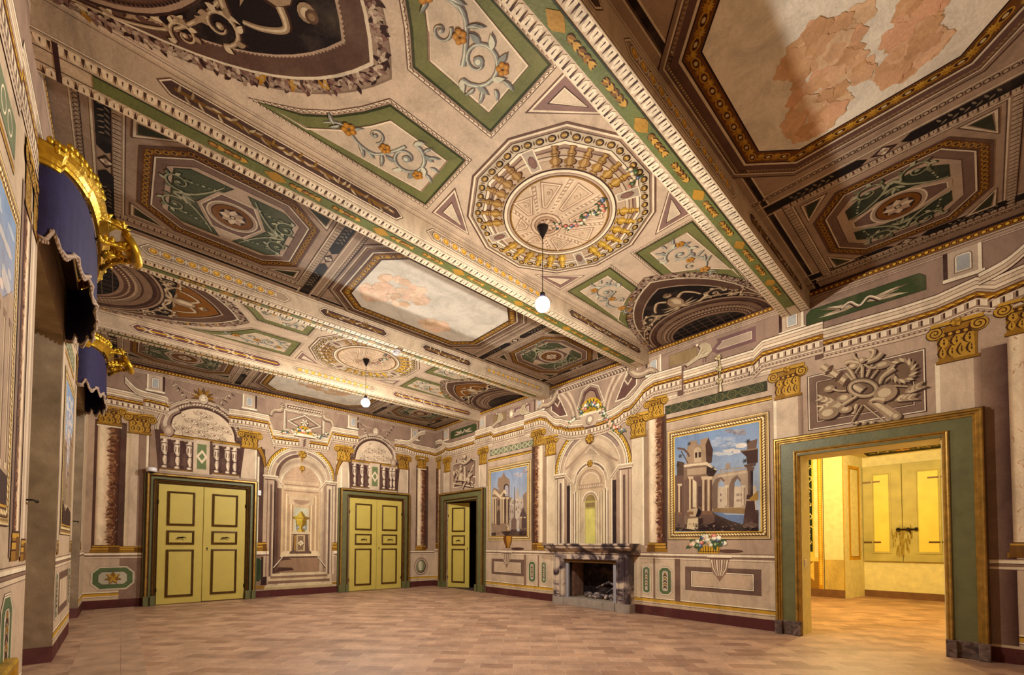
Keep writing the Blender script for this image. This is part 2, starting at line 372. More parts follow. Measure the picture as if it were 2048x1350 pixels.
# border course of long pavers along the left wall
bs = MB(); yy = YF
rnd = random.Random(3)
while yy < YB-.02:
    for k, (x0, x1) in enumerate(((-.36, .02), (.026, .22))):
        bs.box((x0, yy, 0), (x1, min(yy+(.62 if k else .62), YB-.02), .0015+k*.0005))
    yy += .626
bs.build('border_course', node_mat('border_pavers', (168,134,108), rough=.5, noise=.3, nscale=4), fl)

def wallbox(name, label, boxes, mat='plaster'):
    mb = MB()
    for a, b in boxes: mb.box(a, b)
    o = mb.build(name, mat); T(o, label, 'wall', kind='structure'); return o
TH = .45
X0, X1 = XR, XR+TH
D4 = (.34, 1.81, 2.63); D3 = (9.48, 11.02, 2.60); FB = (4.88, 6.18, .17, .99)
wr = wallbox('wall_right', 'right-hand frescoed wall with the fireplace and two doorways', [
 ((X0,YW[0],0),(X1,D4[0],ZC)), ((X0,D4[0],D4[2]),(X1,D4[1],ZC)), ((X0,D4[1],0),(X1,FB[0],ZC)), ((X0,FB[0],0),(X1,FB[1],FB[2])),
 ((X0,FB[0],FB[3]),(X1,FB[1],ZC)), ((X0,FB[1],0),(X1,D3[0],ZC)), ((X0,D3[0],D3[2]),(X1,D3[1],ZC)), ((X0,D3[1],0),(X1,YW[1],ZC))])
wb = wallbox('wall_back', 'far frescoed wall with two yellow double doors and a painted archway', [((XL-1.2,YB,0),(XR,YW[1],ZC))])
wf = wallbox('wall_front', 'frescoed wall behind the camera', [((XL-1.2,YW[0],0),(XR,YF,ZC))])
N1, N2, NZ = (4.88, 6.85), (8.83, 10.55), 3.62
XW = XL-.85
wl = wallbox('wall_left', 'left-hand frescoed wall with two deep window niches', [
 ((XL-1.2,YF,0),(XL,N1[0],ZC)), ((XL-1.2,N1[0],NZ),(XL,N1[1],ZC)), ((XL-1.2,N1[1],0),(XL,N2[0],ZC)), ((XL-1.2,N2[0],NZ),(XL,N2[1],ZC)), ((XL-1.2,N2[1],0),(XL,YB,ZC)),
 ((XL-1.2,N1[0],0),(XW,N1[1],NZ)), ((XL-1.2,N2[0],0),(XW,N2[1],NZ))])
for i, nn in enumerate((N1, N2)):          # closed shutters in the niches
    mb = MB(); mb.box((XW, nn[0]+.25, .9), (XW+.05, nn[1]-.25, 3.2), bev=.01)
    wn = mb.build('window_%d' % (i+2), 'shutter'); T(wn, ['closed shutters deep in the nearer window niche', 'closed shutters deep in the farther window niche'][i], 'window', kind='structure')
    for s in (0, 1):
        ym = (nn[0]+nn[1])/2; y0 = nn[0]+.3 if s == 0 else ym+.03; y1 = ym-.03 if s == 0 else nn[1]-.3
        MB().sweep([(y0,1.0),(y1,1.0),(y1,3.1),(y0,3.1)], [(0,0),(.02,.03),(.06,.03),(.08,0)], Matrix(((0,0,1,XW+.05),(1,0,0,0),(0,1,0,0),(0,0,0,1))), closed=True).build('shutter_panel', 'shutter', wn)
# skirting inside niche
for nn in (N1, N2):
    MB().box((XW, nn[1]-.012, 0), (XL, nn[1], .17)).box((XW, nn[0], 0), (XW+.012, nn[1], .17)).build('niche_skirting', node_mat('maroon_band', MR, noise=.2), wl)
ce = MB().box((XL-.3, YF-.3, ZC), (XR+.3, YB+.3, ZC+.15)).build('ceiling', 'plaster'); T(ce, 'painted coffered ceiling between the beams', 'ceiling', kind='structure')

# ------------------------------------------------------------------ ceiling frescoes
def cfn(a, b, d): return (a, b, ZC-d)
XCN = 3.6
def fr(cv, pts, bands, L, closed=True): return cv.stripes(pts, bands, L, closed)
def cc(pts):       # make counter-clockwise so that 'left' is inside
    A = sum(pts[i-1][0]*pts[i][1]-pts[i][0]*pts[i-1][1] for i in range(len(pts)))
    return pts if A > 0 else pts[::-1]
def arabesque(cv, p0, p1, w, L=8, flip=1, cols=((118,104,104),(150,150,150),(206,200,186)), gold=True, bg=None):
    dx, dy = p1[0]-p0[0], p1[1]-p0[1]; l = hypot(dx, dy); ux, uy = dx/l, dy/l; nx, ny = -uy*flip, ux*flip
    g = lambda a, b: (p0[0]+ux*a*l+nx*b*w, p0[1]+uy*a*l+ny*b*w); an = atan2(uy, ux)
    sh = (.008,-.012)
    cv.relief(smooth([g(0,.05), g(.15,.16), g(.3,-.12), g(.45,-.2), g(.6,.05), g(.68,.25)]), [.012,.035], L, cols, sh)
    cv.scroll(g(.72,-.02), w*.42, an+pi*.45*flip, 1.35, -flip, .034, cols, L+1, sh)
    cv.scroll(g(.42,.22), w*.17, an-pi*.4*flip, 1.1, flip, .018, cols, L+1, sh, False)
    for a, b, t, ll in ((.22,.1,.9,.26),(.3,-.12,-.9,.3),(.36,-.2,-.3,.24),(.5,-.15,-1.2,.3),(.9,.2,.6,.25),(.93,-.2,-.5,.25),(.95,.0,.1,.2),(.85,.3,1.2,.2),(.08,.1,2.4,.22),(.12,.12,-2.2,.2)):
        q = g(a, b); cv.leaf((q[0]+sh[0], q[1]+sh[1]), an+t*flip, ll*w, .035, cols[0], L+1, .03); cv.leaf(q, an+t*flip, ll*w, .03, cols[1], L+4, .03); cv.leaf(q, an+t*flip, ll*w*.8, .01, cols[2], L+5, .03)
    if gold:
        for a, b, r in ((.2,.12,.055),(.52,.02,.045),(.86,-.3,.045)):
            q = g(a, b)
            for k in range(5): cv.blob((q[0]+r*.7*cos(k*1.26), q[1]+r*.7*sin(k*1.26)), r*.5, L+6, ((130,80,30),(186,124,48),(206,150,70)), (.004,-.006), 7)
def green_panel(cv, P, L=4, arab=None, inset=.13, flip=1):
    P = cc(P)
    Q = cv.off(P, -.045, True)
    cv.stripes(Q, [(.008, SH), (.012, HI), (.022, (176,148,132)), (.006, SH)], L, True)
    cv.along(cv.off(P, -.022, True), .05, lambda p, u: (cv.ell(p, .02, .010, SH, L+1, 8, atan2(u[1],u[0])+.4), cv.ell((p[0]-.003,p[1]+.003), .014, .006, HI, L+2, 6, atan2(u[1],u[0])+.4)), True)
    cv.poly(P, GR, L); cv.stripes(P, [(.02, (78,80,54))], L+1, True)
    R = cv.off(P, inset, True)
    cv.poly(R, (205,182,166), L+2); cv.stripes(R, [(.007, SH), (.014, HI)], L+3, True)
    cv.stripes([R[0], R[1]], [(.016, MD)], L+4)
    if arab: arabesque(cv, arab[0], arab[1], arab[2], L+5, flip)
def oculus(cv, cx, cy, L=4):
    """dodecagonal painted opening: egg frame, ring of gold balusters, coffered dome"""
    R = 1.06
    P = [(cx+R*1.02*cos(2*pi*(k+.5)/12), cy+R*.985*sin(2*pi*(k+.5)/12)) for k in range(12)]
    A = cv.stripes(P, [(.02, SH), (.02, HI), (.02, MD), (.008, DK), (.10, (196,176,158)), (.008, DK), (.028, HI), (.03, MD), (.014, SH)], L, True)
    mid = cv.off(P, .118, True)
    def egg(p, u):
        a = atan2(u[1], u[0]); cv.ell(p, .042, .036, (70,44,30), L+2, 12, a); cv.ell((p[0]-.004,p[1]+.004), .03, .026, (150,112,60), L+3, 10, a)
        for k in (-1, 0, 1): cv.ell((p[0]+u[0]*k*.014, p[1]+u[1]*k*.014), .007, .012, (206,170,104), L+4, 6, a)
        cv.ell((p[0]+u[0]*.058, p[1]+u[1]*.058), .008, .024, (120,84,56), L+2, 6, a)
    cv.along(mid, .115, egg, True)
    cv.poly(A, (188,160,140), L+1)
    oc = (cx+.02, cy+.04); ri = .60
    # pale vault behind balusters
    cv.stripes(arc(oc, .80, .76, 0, 2*pi, 48)[:-1], [(.01, SH), (.03, (204,180,162)), (.008, MD)], L+3, True)
    for k in range(8):
        a = 2*pi*(k+.5)/8
        piece = [(oc[0]+r*cos(a+d)*1.03, oc[1]+r*sin(a+d)*.98) for r, d in ((.65,-.09),(.90,-.075),(.90,.075),(.65,.09))]
        if k % 2 == 0:
            cv.poly(piece, (178,158,146), L+6); q = cv.off(cc(piece), .03, True); cv.stripes(cc(piece), [(.012, HI)], L+7, True)
            c0 = (oc[0]+.78*cos(a), oc[1]+.75*sin(a)); cv.ell(c0, .075, .04, SH, L+8, 8, a); cv.ell(c0, .062, .03, (142,108,100), L+9, 8, a)
    for k in range(32):
        a = 2*pi*(k+.5)/32
        if min(abs((a-2*pi*(j+.5)/8+pi) % (2*pi)-pi) for j in (0,2,4,6)) < .13: continue
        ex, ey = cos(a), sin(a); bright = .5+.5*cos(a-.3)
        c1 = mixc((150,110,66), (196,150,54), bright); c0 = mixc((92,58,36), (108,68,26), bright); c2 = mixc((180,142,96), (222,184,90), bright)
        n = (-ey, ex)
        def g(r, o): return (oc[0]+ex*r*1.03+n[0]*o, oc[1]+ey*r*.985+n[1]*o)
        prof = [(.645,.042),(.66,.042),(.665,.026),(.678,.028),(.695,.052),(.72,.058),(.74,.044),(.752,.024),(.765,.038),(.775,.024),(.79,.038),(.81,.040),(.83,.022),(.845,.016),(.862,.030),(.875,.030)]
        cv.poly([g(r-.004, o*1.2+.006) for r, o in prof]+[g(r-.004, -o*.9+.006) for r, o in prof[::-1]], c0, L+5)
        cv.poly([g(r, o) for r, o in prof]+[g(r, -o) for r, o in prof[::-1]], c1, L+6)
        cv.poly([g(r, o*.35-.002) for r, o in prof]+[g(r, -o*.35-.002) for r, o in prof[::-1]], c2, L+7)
        for r in (.665, .768, .795): cv.stroke([g(r,-.024), g(r,.024)], .006, c0, L+8)
    C = arc(oc, ri+.045, (ri+.045)*.97, 0, 2*pi, 56)[:-1]
    cv.stripes(C, [(.012, DK), (.03, HI), (.012, MD), (.018, ST), (.008, DK), (.014, GO)], L+9, True)
    I = arc(oc, ri-.05, (ri-.05)*.96, 0, 2*pi, 56)[:-1]; cv.poly(I, (214,184,162), L+9)
    c2 = (cx, cy+.22)                        # centre of the painted dome, drawn off-centre in perspective
    for k in range(8):
        a = 2*pi*k/8+.2
        e = (oc[0]+(ri-.07)*cos(a), oc[1]+(ri-.07)*.96*sin(a)); m = (c2[0]+.17*cos(a), c2[1]+.16*sin(a))
        cv.stroke([m, e], [.05,.10], (226,198,176), L+10); cv.stroke([m, e], [.022,.055], (186,148,126), L+11)
        def gl(p, u): cv.ell(p, .022, .012, (232,208,188), L+12, 8, atan2(u[1],u[0])+.7)
        cv.along([m, e], .05, gl)
        b = a+pi/8; e2 = (oc[0]+(ri-.09)*cos(b), oc[1]+(ri-.09)*.96*sin(b)); m2 = (c2[0]+.2*cos(b), c2[1]+.19*sin(b))
        D = hypot(e2[0]-m2[0], e2[1]-m2[1]); ex, ey = (e2[0]-m2[0])/D, (e2[1]-m2[1])/D
        g = lambda t, o: (m2[0]+ex*D*t-ey*o, m2[1]+ey*D*t+ex*o)
        q = cc([g(.15,-.03), g(.95,-.12), g(.95,.12), g(.15,.03)]); cv.stripes(q, [(.01,(160,120,100)),(.014,(232,206,184)),(.012,(190,154,132))], L+11, True)
        cv.scroll(g(.65,0), .045, b, 1.2, 1, .012, ((156,118,98),(196,160,138),(228,202,180)), L+12, (.003,-.004), False)
    cv.stripes(arc(c2, .19, .18, 0, 2*pi, 30)[:-1], [(.014,(170,132,112)),(.03,(222,194,172)),(.012,(150,112,94)),(.03,(198,164,142)),(.008,(130,94,78))], L+14, True)
    cv.rosette(c2, .10, 12, ((140,104,90),(190,156,136),(222,192,170)), L+15)
    gar = smooth([(c2[0]+.05,c2[1]-.06),(c2[0]+.2,c2[1]-.14),(c2[0]+.27,c2[1]-.3),(c2[0]+.2,c2[1]-.42),(c2[0]+.3,c2[1]-.55),(c2[0]+.16,c2[1]-.66)])
    cv.flowers(gar, .035, .032, L+19, 5)
    cv.flowers([(cx+.06,cy-.86),(cx+.2,cy-.84),(cx+.22,cy-.74)], .05, .03, L+19, 6)
def lunette(cv, side, yc, hy, L=4):
    """pointed painted vault springing from a side wall; side -1 left, +1 right"""
    xb = XL if side < 0 else XR
    def loop(s, rx=2.07, n=12, k=1.0):
        ax = (xb - side*rx*s, yc)
        U = bez(ax, (xb-side*rx*.78*s, yc+hy*.86*s), (xb-side*.02, yc+hy*s*k), n)
        D = bez(ax, (xb-side*rx*.78*s, yc-hy*.86*s), (xb-side*.02, yc-hy*s*k), n)
        return U[::-1]+D[1:]
    O = [loop(s) for s in (1, .99, .925, .91, .82, .805, .795)]
    cv.poly(O[0], (156,130,116), L); cv.poly(O[1], (172,144,128), L+1)
    # garland border
    Gm = loop(.957)
    cols = [(150,112,104),(176,146,134),(204,178,162),(120,84,80)]
    rnd = random.Random(11)
    def gl(p, u):
        gold = rnd.random() < .10
        for k in range(3):
            q = (p[0]+rnd.uniform(-.03,.03), p[1]+rnd.uniform(-.03,.03)); c = (190,134,44) if gold else rnd.choice(cols)
            cv.leaf((q[0]+.006,q[1]-.008), rnd.uniform(0,6.3), .07, .035, DK, L+2, .02); cv.leaf(q, rnd.uniform(0,6.3), .065, .03, c, L+3, .02); cv.ell(q, .016, .016, mixc(c, HI, .3), L+4, 6)
    cv.along(Gm, .055, gl)
    cv.poly(O[2], HI, L+5); cv.poly(O[3], (118,88,78), L+6)
    cv.poly(O[4], (196,164,146), L+7); cv.beads(O[4], .03, .009, SH, L+8); cv.poly(O[5], (54,34,32) if side > 0 or yc > 5 else (60,38,34), L+9)
    # winged half-figure on the axis with scrolls running down either side of the spandrel
    c3 = ((92,62,48), (178,148,124), (222,196,170)); g = lambda a, b: (xb-side*a, yc+b)
    if yc > 5:
        cv.poly(loop(.79)[6:19], (150,98,40), L+9)
    cv.poly([g(1.0,-.06),g(1.12,-.13),g(1.27,-.12),g(1.33,-.03),g(1.33,.03),g(1.27,.12),g(1.12,.13),g(1.0,.06)], c3[0], L+10)
    cv.poly([g(1.0,-.05),g(1.12,-.11),g(1.26,-.10),g(1.32,-.03),g(1.32,.03),g(1.26,.10),g(1.12,.11),g(1.0,.05)], c3[1], L+11); cv.poly([g(1.05,-.04),g(1.15,-.08),g(1.27,-.05),g(1.28,.02),g(1.12,.03)], c3[2], L+12)
    cv.blob(g(1.42,0), .062, L+12, c3, (.012,-.012), 12); cv.blob(g(1.455,0), .045, L+13, ((70,46,38),(120,88,70),(160,128,104)), (.004,-.004), 10)
    for f in (1, -1):
        cv.relief(smooth([g(1.27,f*.09), g(1.34,f*.20), g(1.22,f*.31), g(1.10,f*.36)]), [.055,.03], L+11, c3)
        cv.relief(smooth([g(1.02,f*.03), g(.93,f*.14), g(.95,f*.30), g(1.04,f*.42)]), [.09,.035], L+11, c3)
        cv.scroll(g(.98,f*.50), .13, f*1.2, 1.4, f*side, .032, c3, L+12); cv.scroll(g(.80,f*.74), .10, f*2, 1.3, -f*side, .026, c3, L+12)
        cv.relief(smooth([g(.95,f*.34), g(.86,f*.56), g(.70,f*.78), g(.45,f*.93), g(.2,f*1.0)]), [.035,.014], L+10, c3)
        for k in range(13):
            t = k/12; q = g(.96-.75*t, f*(.40+.62*t**.8)); cv.leaf(q, atan2(f, -side)*1+(1.1 if k % 2 else -1.0), .13*(1-.4*t), .034, c3[1 if k % 3 else 2], L+13, .02)
        for k in range(5): cv.leaf(g(1.05-.03*k, f*.07), atan2(f*.9, -side*(.2-.35*k)), .20, .035, c3[2 if k % 2 else 1], L+13, .03*f)
    # inner concentric vault
    def half(rx, ry, n=26): return [(xb-side*rx*sin(t), yc-ry*cos(t)) for t in (pi*k/n for k in range(n+1))]
    sc = 1.0
    for rx, ry, c in ((.95,.90,(86,60,54)),(.93,.885,(182,150,132)),(.895,.86,(120,90,80)),(.85,.81,(92,64,58)),(.80,.77,(150,120,104)),(.70,.71,(104,74,66)),(.64,.67,(196,166,146)),(.60,.65,(120,90,80)),(.48,.57,(168,136,120)),(.43,.54,(50,38,44))):
        cv.poly(half(rx, ry*hy), c, L+14); L += 1
    cv.beads(half(.895,.835*hy), .03, .010, (70,46,42), L+14); cv.darts(half(.65,.69*hy), .05, .05, (176,146,128), (66,42,38), L+14)
    cv.along(half(.54,.61*hy), .05, lambda p, u: cv.ell(p, .02, .012, (214,186,164), L+15, 8, atan2(u[1],u[0])+.7))
    for k in range(-3, 4): cv.stroke([(xb, yc+k*.14), (xb-side*.42*sqrt(max(.02,1-(k*.14/(.54*hy))**2)), yc+k*.14)], .010, (126,104,98), L+15)
    for k in range(1, 4): q = .54*hy*sqrt(1-(k*.12/.43)**2); cv.stroke([(xb-side*k*.12, yc-q), (xb-side*k*.12, yc+q)], .010, (126,104,98), L+15)
def bay_b(cv, y0, y1, idx):
    yc = (y0+y1)/2; h = (y1-y0)/2; cv.part('painted_ground#%d' % idx)
    cv.rect(XL, y0, XR, y1, (206,180,164), 1)
    cv.stripes([(XL,y0+.03),(XR,y0+.03)], [(.006,SH),(.02,None),(.006,MD)], 2); cv.stripes([(XR,y1-.03),(XL,y1-.03)], [(.006,SH),(.02,None),(.006,MD)], 2)
    for s in (-1, 1):
        cv.part('painted_vault#%d%d' % (idx, s)); cv.dk = .9; lunette(cv, s, yc, h*.99, 4); cv.dk = 1.0
        for f in (-1, 1):
            cv.part('painted_green_panel#%d%d%d' % (idx, s, f))
            X = lambda v: XCN+s*v
            Y = lambda v: yc+f*v
            curve = [ (X(1.99),Y(.19)), (X(2.13),Y(.40)), (X(2.30),Y(.60)), (X(2.52),Y(.78)), (X(2.85),Y(.93)) ]
            P = [(X(1.2),Y(.19)), (X(1.2),Y(.93))] + curve[::-1]
            green_panel(cv, P, 4, ((X(2.35),Y(.75)),(X(1.36),Y(.48)),.46), .12, s*f)
            cv.part('painted_triangle#%d%d%d' % (idx, s, f))
            for tri in ([(X(1.10),Y(.10)+f*.86),(X(.62),Y(.98)),(X(1.12),Y(.62))],):
                tri = cc([(X(1.09),Y(.98)),(X(.56),Y(.98)),(X(1.09),Y(.52))])
                cv.stripes(tri, [(.012,SH),(.02,HI)], 4, True); q = cv.off(tri, .03, True); cv.poly(q, (150,118,116), 4); r = cv.off(tri, .085, True); cv.poly(r, (212,190,174), 5); cv.stripes(r, [(.008,DK),(.01,HI)], 6, True)
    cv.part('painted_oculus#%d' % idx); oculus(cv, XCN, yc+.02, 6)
def sky_panel(cv, x0, x1, y0, y1, L, seed, clouds=()):
    c = .26; P = [(x0+c,y0),(x1-c,y0),(x1,y0+c),(x1,y1-c),(x1-c,y1),(x0+c,y1),(x0,y1-c),(x0,y0+c)]
    O = cv.off(P, -.30, True)
    I = cv.stripes(O, [(.01,DK),(.03,MD),(.012,HI),(.012,SH)], L, True)
    cv.beads(cv.off(P, -.225, True), .03, .011, (150,110,70), L+1, True)
    cv.stripes(cv.off(P, -.21, True), [(.055,(126,94,86)),(.02,HI),(.012,DK),(.11,(132,86,34)),(.013,(70,44,24))], L, True)
    def orn(p, u):
        a = atan2(u[1], u[0]); cv.ell(p, .055, .034, (196,144,52), L+1, 10, a); cv.ell(p, .042, .022, (96,58,24), L+2, 8, a); cv.ell(p, .02, .014, (216,186,140), L+3, 8, a)
        q = (p[0]+u[0]*.075, p[1]+u[1]*.075)
        for k in range(-2, 3): cv.leaf(q, a+pi/2+k*.5, .045, .014, (210,160,60), L+2); cv.leaf(q, a-pi/2+k*.5, .045, .014, (190,136,44), L+2)
    cv.along(cv.off(P, -.068, True), .15, orn, True)
    cv.dk = 1.0; cv.poly(P, (206,194,190) if seed else (214,202,196), L)
    rnd = random.Random(seed)
    for cxx, cyy, w, hgt, colr in clouds:
        for k in range(34):
            t = rnd.random(); a = rnd.uniform(0, 2*pi); q = (cxx+w*cos(a)*sqrt(rnd.random())*.5, cyy+hgt*sin(a)*sqrt(rnd.random())*.5)
            q = (min(max(q[0], x0+.1), x1-.1), min(max(q[1], y0+.08), y1-.08)); r = rnd.uniform(.05, .10)
            cc_ = mixc(colr, (rnd.choice([(222,180,156),(190,146,106),(216,160,138),(220,194,168),(178,134,100)])), rnd.uniform(.1,.5))
            V = [(q[0]+r*(1+.16*sin(5*b+k))*cos(b), q[1]+r*(1+.16*sin(5*b+k))*sin(b)) for b in (2*pi*j/18 for j in range(18))]
            cv.poly(V, cc_, L+1+(k % 6))
def dark_strip(cv, x, y0, y1, L, w=.075):
    m = (y0+y1)/2; cv.stripes([(x+w+.03,y0),(x+w+.03,y1)], [(.012,HI),(.016,MD)], L); cv.stripes([(x-w-.002,y0),(x-w-.002,y1)], [(.012,MD),(.016,HI)], L)
    for a, b, s in ((y0+.06, m-.12, 1), (m+.12, y1-.06, -1)):
        t = .07
        P = [(x-w,a if s>0 else a+t),(x, a) , (x+w,a if s>0 else a+t),(x+w,b-t if s>0 else b),(x,b),(x-w,b-t if s>0 else b)]
        P = [(x-w,a),(x+w,a),(x+w,b-t),(x,b),(x-w,b-t)] if s > 0 else [(x-w,b),(x+w,b),(x+w,a+t),(x,a),(x-w,a+t)]
        cv.poly(P, (56,38,38), L+1); mm = (a+b)/2
        for k in range(-5, 6):
            cv.leaf((x, mm+k*.035), pi/2+(.9 if k % 2 else -.9), .055, .02, (150,132,116), L+2, .01)
    D = [(x-w,m),(x,m-.1),(x+w,m),(x,m+.1)]; cv.poly(D, DK, L+1); cv.poly([(x-w*.7,m),(x,m-.07),(x+w*.7,m),(x,m+.07)], (120,92,84), L+2); cv.rosette((x,m), .045, 4, (DK,ST,HI), L+3)
def octagon(cv, x0, x1, y0, y1, L, style=0):
    c = .34; cx, cy = (x0+x1)/2, (y0+y1)/2
    oct_ = lambda e: [(x0+e+c,y0+e),(x1-e-c,y0+e),(x1-e,y0+e+c*.78),(x1-e,y1-e-c*.78),(x1-e-c,y1-e),(x0+e+c,y1-e),(x0+e,y1-e-c*.78),(x0+e,y0+e+c*.78)]
    B = [(x0-.13,y0-.1),(x1+.13,y0-.1),(x1+.13,y1+.1),(x0-.13,y1+.1)]
    cv.stripes(cv.off(B, -.09, True), [(.008,DK),(.075,(176,146,130)),(.012,HI),(.01,SH)], L, True)
    cv.darts(cv.off(B, -.045, True), .06, .06, (206,180,162), (92,62,54), L+1, True)
    for sx in (0, 1):
        for sy in (0, 1):
            X = lambda v: x0-.08+v if sx == 0 else x1+.08-v
            Y = lambda v: y0-.05+v if sy == 0 else y1+.05-v
            t = cc([(X(0),Y(0)),(X(.36),Y(0)),(X(0),Y(.26))]); cv.stripes(t, [(.012,SH),(.02,HI),(.01,MD)], L+1, True); cv.poly(cv.off(t, .045, True), DG, L+2)
    P = oct_(0); cv.stripes(cv.off(P, -.02, True), [(.02,SH),(.08,(126,82,36)),(.01,DK),(.014,HI),(.075,(140,110,100)),(.012,SH)], L+2, True)
    def orn(p, u):
        a = atan2(u[1], u[0]); cv.ell(p, .026, .026, (196,146,60), L+3, 8); cv.ell(p, .016, .016, (84,50,24), L+4, 8); cv.ell((p[0]+u[0]*.038,p[1]+u[1]*.038), .012, .022, (170,120,44), L+3, 6, a)
    cv.along(cv.off(P, .04, True), .076, orn, True)
    I = cv.off(P, .19, True); cv.poly(I, (196,168,152), L+3); J = oct_(.22)
    # two green fields with scrolls, pinched by the central medallion
    G = (98,100,78)
    for s in (-1, 1):
        xe = x0+.24 if s < 0 else x1-.24; d = lambda v: cx+s*v
        F = cc([(xe,y0+.24+.10),(xe-s*.13,y0+.24),(d(.06),y0+.24),(d(.34),cy),(d(.06),y1-.24),(xe-s*.13,y1-.24),(xe,y1-.24-.10)])
        if style == 1:
            G = (76,80,66); F = cc([(xe,cy-.24),(xe-s*.14,y0+.27),(d(.13),y0+.27),(d(.235),cy-.14),(d(.235),cy+.14),(d(.13),y1-.27),(xe-s*.14,y1-.27),(xe,cy+.24)])
        cv.poly(F, G, L+4); cv.stripes(F, [(.014,DG)], L+5, True)
        c3 = ((48,54,38),(134,134,110),(190,184,160))
        xm = (xe+d(.34))/2
        cv.scroll((xm+s*.06,cy+.19), .13, s*1.2, 1.4, s, .026, c3, L+6); cv.scroll((xm+s*.06,cy-.19), .13, -s*1.2, 1.4, -s, .026, c3, L+6)
        cv.relief(smooth([(xe-s*.04,cy),(xm+s*.06,cy+.02),(xm-s*.08,cy+.10),(xm-s*.22,cy+.27),(d(.14),y1-.28)]), [.05,.012], L+6, c3)
        cv.relief(smooth([(xe-s*.04,cy),(xm+s*.06,cy-.02),(xm-s*.08,cy-.10),(xm-s*.22,cy-.27),(d(.14),y0+.28)]), [.05,.012], L+6, c3)
        for k in range(5): cv.leaf((xe-s*.1,cy), (pi if s > 0 else 0)+(k-2)*.5, .12, .035, c3[1 if k % 2 else 2], L+9, .02)
        for f in (1,-1):
            for k in range(6): q = (d(.16+.05*k), cy+f*(.33-.012*k)); cv.ell(q, .016, .012, c3[2 if k % 2 else 1], L+9, 6)
    H = cc([(cx-.29,cy),(cx-.15,cy-.30),(cx+.15,cy-.30),(cx+.29,cy),(cx+.15,cy+.30),(cx-.15,cy+.30)]) if style == 0 else cc([(cx-.19,cy-.12),(cx-.05,y0+.30),(cx+.05,y0+.30),(cx+.19,cy-.12),(cx+.19,cy+.12),(cx+.05,y1-.30),(cx-.05,y1-.30),(cx-.19,cy+.12)])
    0 and cc([(cx-.29,cy),(cx-.15,cy-.30),(cx+.15,cy-.30),(cx+.29,cy),(cx+.15,cy+.30),(cx-.15,cy+.30)])
    cv.stripes(cv.off(H, -.04, True), [(.03,(196,168,152)),(.01,HI),(.012,SH)], L+6, True); cv.poly(H, (134,104,98), L+6)
    for rx, ry, col in ((.25,.235,HI),(.235,.22,(186,158,142)),(.205,.19,DK),(.195,.18,(142,92,34)),(.13,.12,(60,38,30))): cv.ell((cx,cy), rx, ry, col, L+7, 26); L += 1
    cv.rosette((cx,cy), .125, 8, (DK,(190,160,142),(222,196,176)), L+7)
def bay_a(cv, y0, y1, idx, clouds, sky=None):
    cv.dk = .84
    cv.part('painted_ground#%d' % idx); yc = (y0+y1)/2
    cv.rect(XL, y0, XR, y1, (184,154,138), 1)
    for x in (XL+.16, 2.13, 5.07, XR-.16):
        P = [(x+.03,y0),(x+.03,y1)]; cv.stripes(P, [(.006,DK),(.05,(176,146,130)),(.01,HI)], 3); cv.eggs([(x+.005,y0),(x+.005,y1)], .05, .045, (200,172,152), (84,56,48), 4)
    for y, s in ((y0+.06, 1), (y1-.06, -1)):
        cv.stripes([(XL,y),(XR,y)] if s > 0 else [(XR,y),(XL,y)], [(.01,HI),(.012,SH),(.045,(64,44,42)),(.014,HI)], 3)
    for s, xx in ((-1, (XL+.34, 1.93)), (1, (5.27, XR-.34))):
        for j, x in enumerate(xx): cv.part('painted_strip#%d%d%d' % (idx, s, j)); dark_strip(cv, x, y0+.02, y1-.02, 4, .062)
    cv.part('painted_octagon#%da' % idx); octagon(cv, .06, 1.66, y0+.40, y1-.40, 5, int(idx == 0))
    cv.part('painted_octagon#%db' % idx); octagon(cv, 5.54, 7.02-.06, y0+.40, y1-.40, 5, int(idx == 0))
    cv.part('painted_sky_panel#%d' % idx); sky = sky or (2.46, 4.70, y0+.40, y1-.30)
    sky_panel(cv, *sky, 5, idx, clouds); cv.dk = 1.0
BEAMS = [(1.65, 2.00), (4.22, 4.57), (6.78, 7.08), (9.39, 9.66)]
cv = Cv(cfn)
PC, PL = (206,162,132), (212,166,138)
bay_a(cv, YF, BEAMS[0][0], 0, [(4.15,.78,.75,.45,PC),(3.8,.75,.35,.5,PC),(4.4,.95,.4,.3,PC),(4.4,.32,.3,.3,PL),(4.15,.28,.4,.2,PC)], (2.92,4.66,-.2,1.36))
bay_b(cv, BEAMS[0][1], BEAMS[1][0], 1)
bay_a(cv, BEAMS[1][1], BEAMS[2][0], 2, [(3.0,5.7,.8,.7,(222,190,174)),(3.9,6.2,.5,.3,(224,190,172)),(2.7,6.0,.4,.4,(220,186,170))])
bay_b(cv, BEAMS[2][1], BEAMS[3][0], 3)
bay_a(cv, BEAMS[3][1], YB, 4, [(3.6,10.6,1.2,.4,(196,164,140))])
def build_cv(cv, parent):
    parts = cv.parts; cv.parts = {}
    for k, v in parts.items():
        cv.parts = {k.split('#')[0]: v}; cv.build(parent)
build_cv(cv, ce)
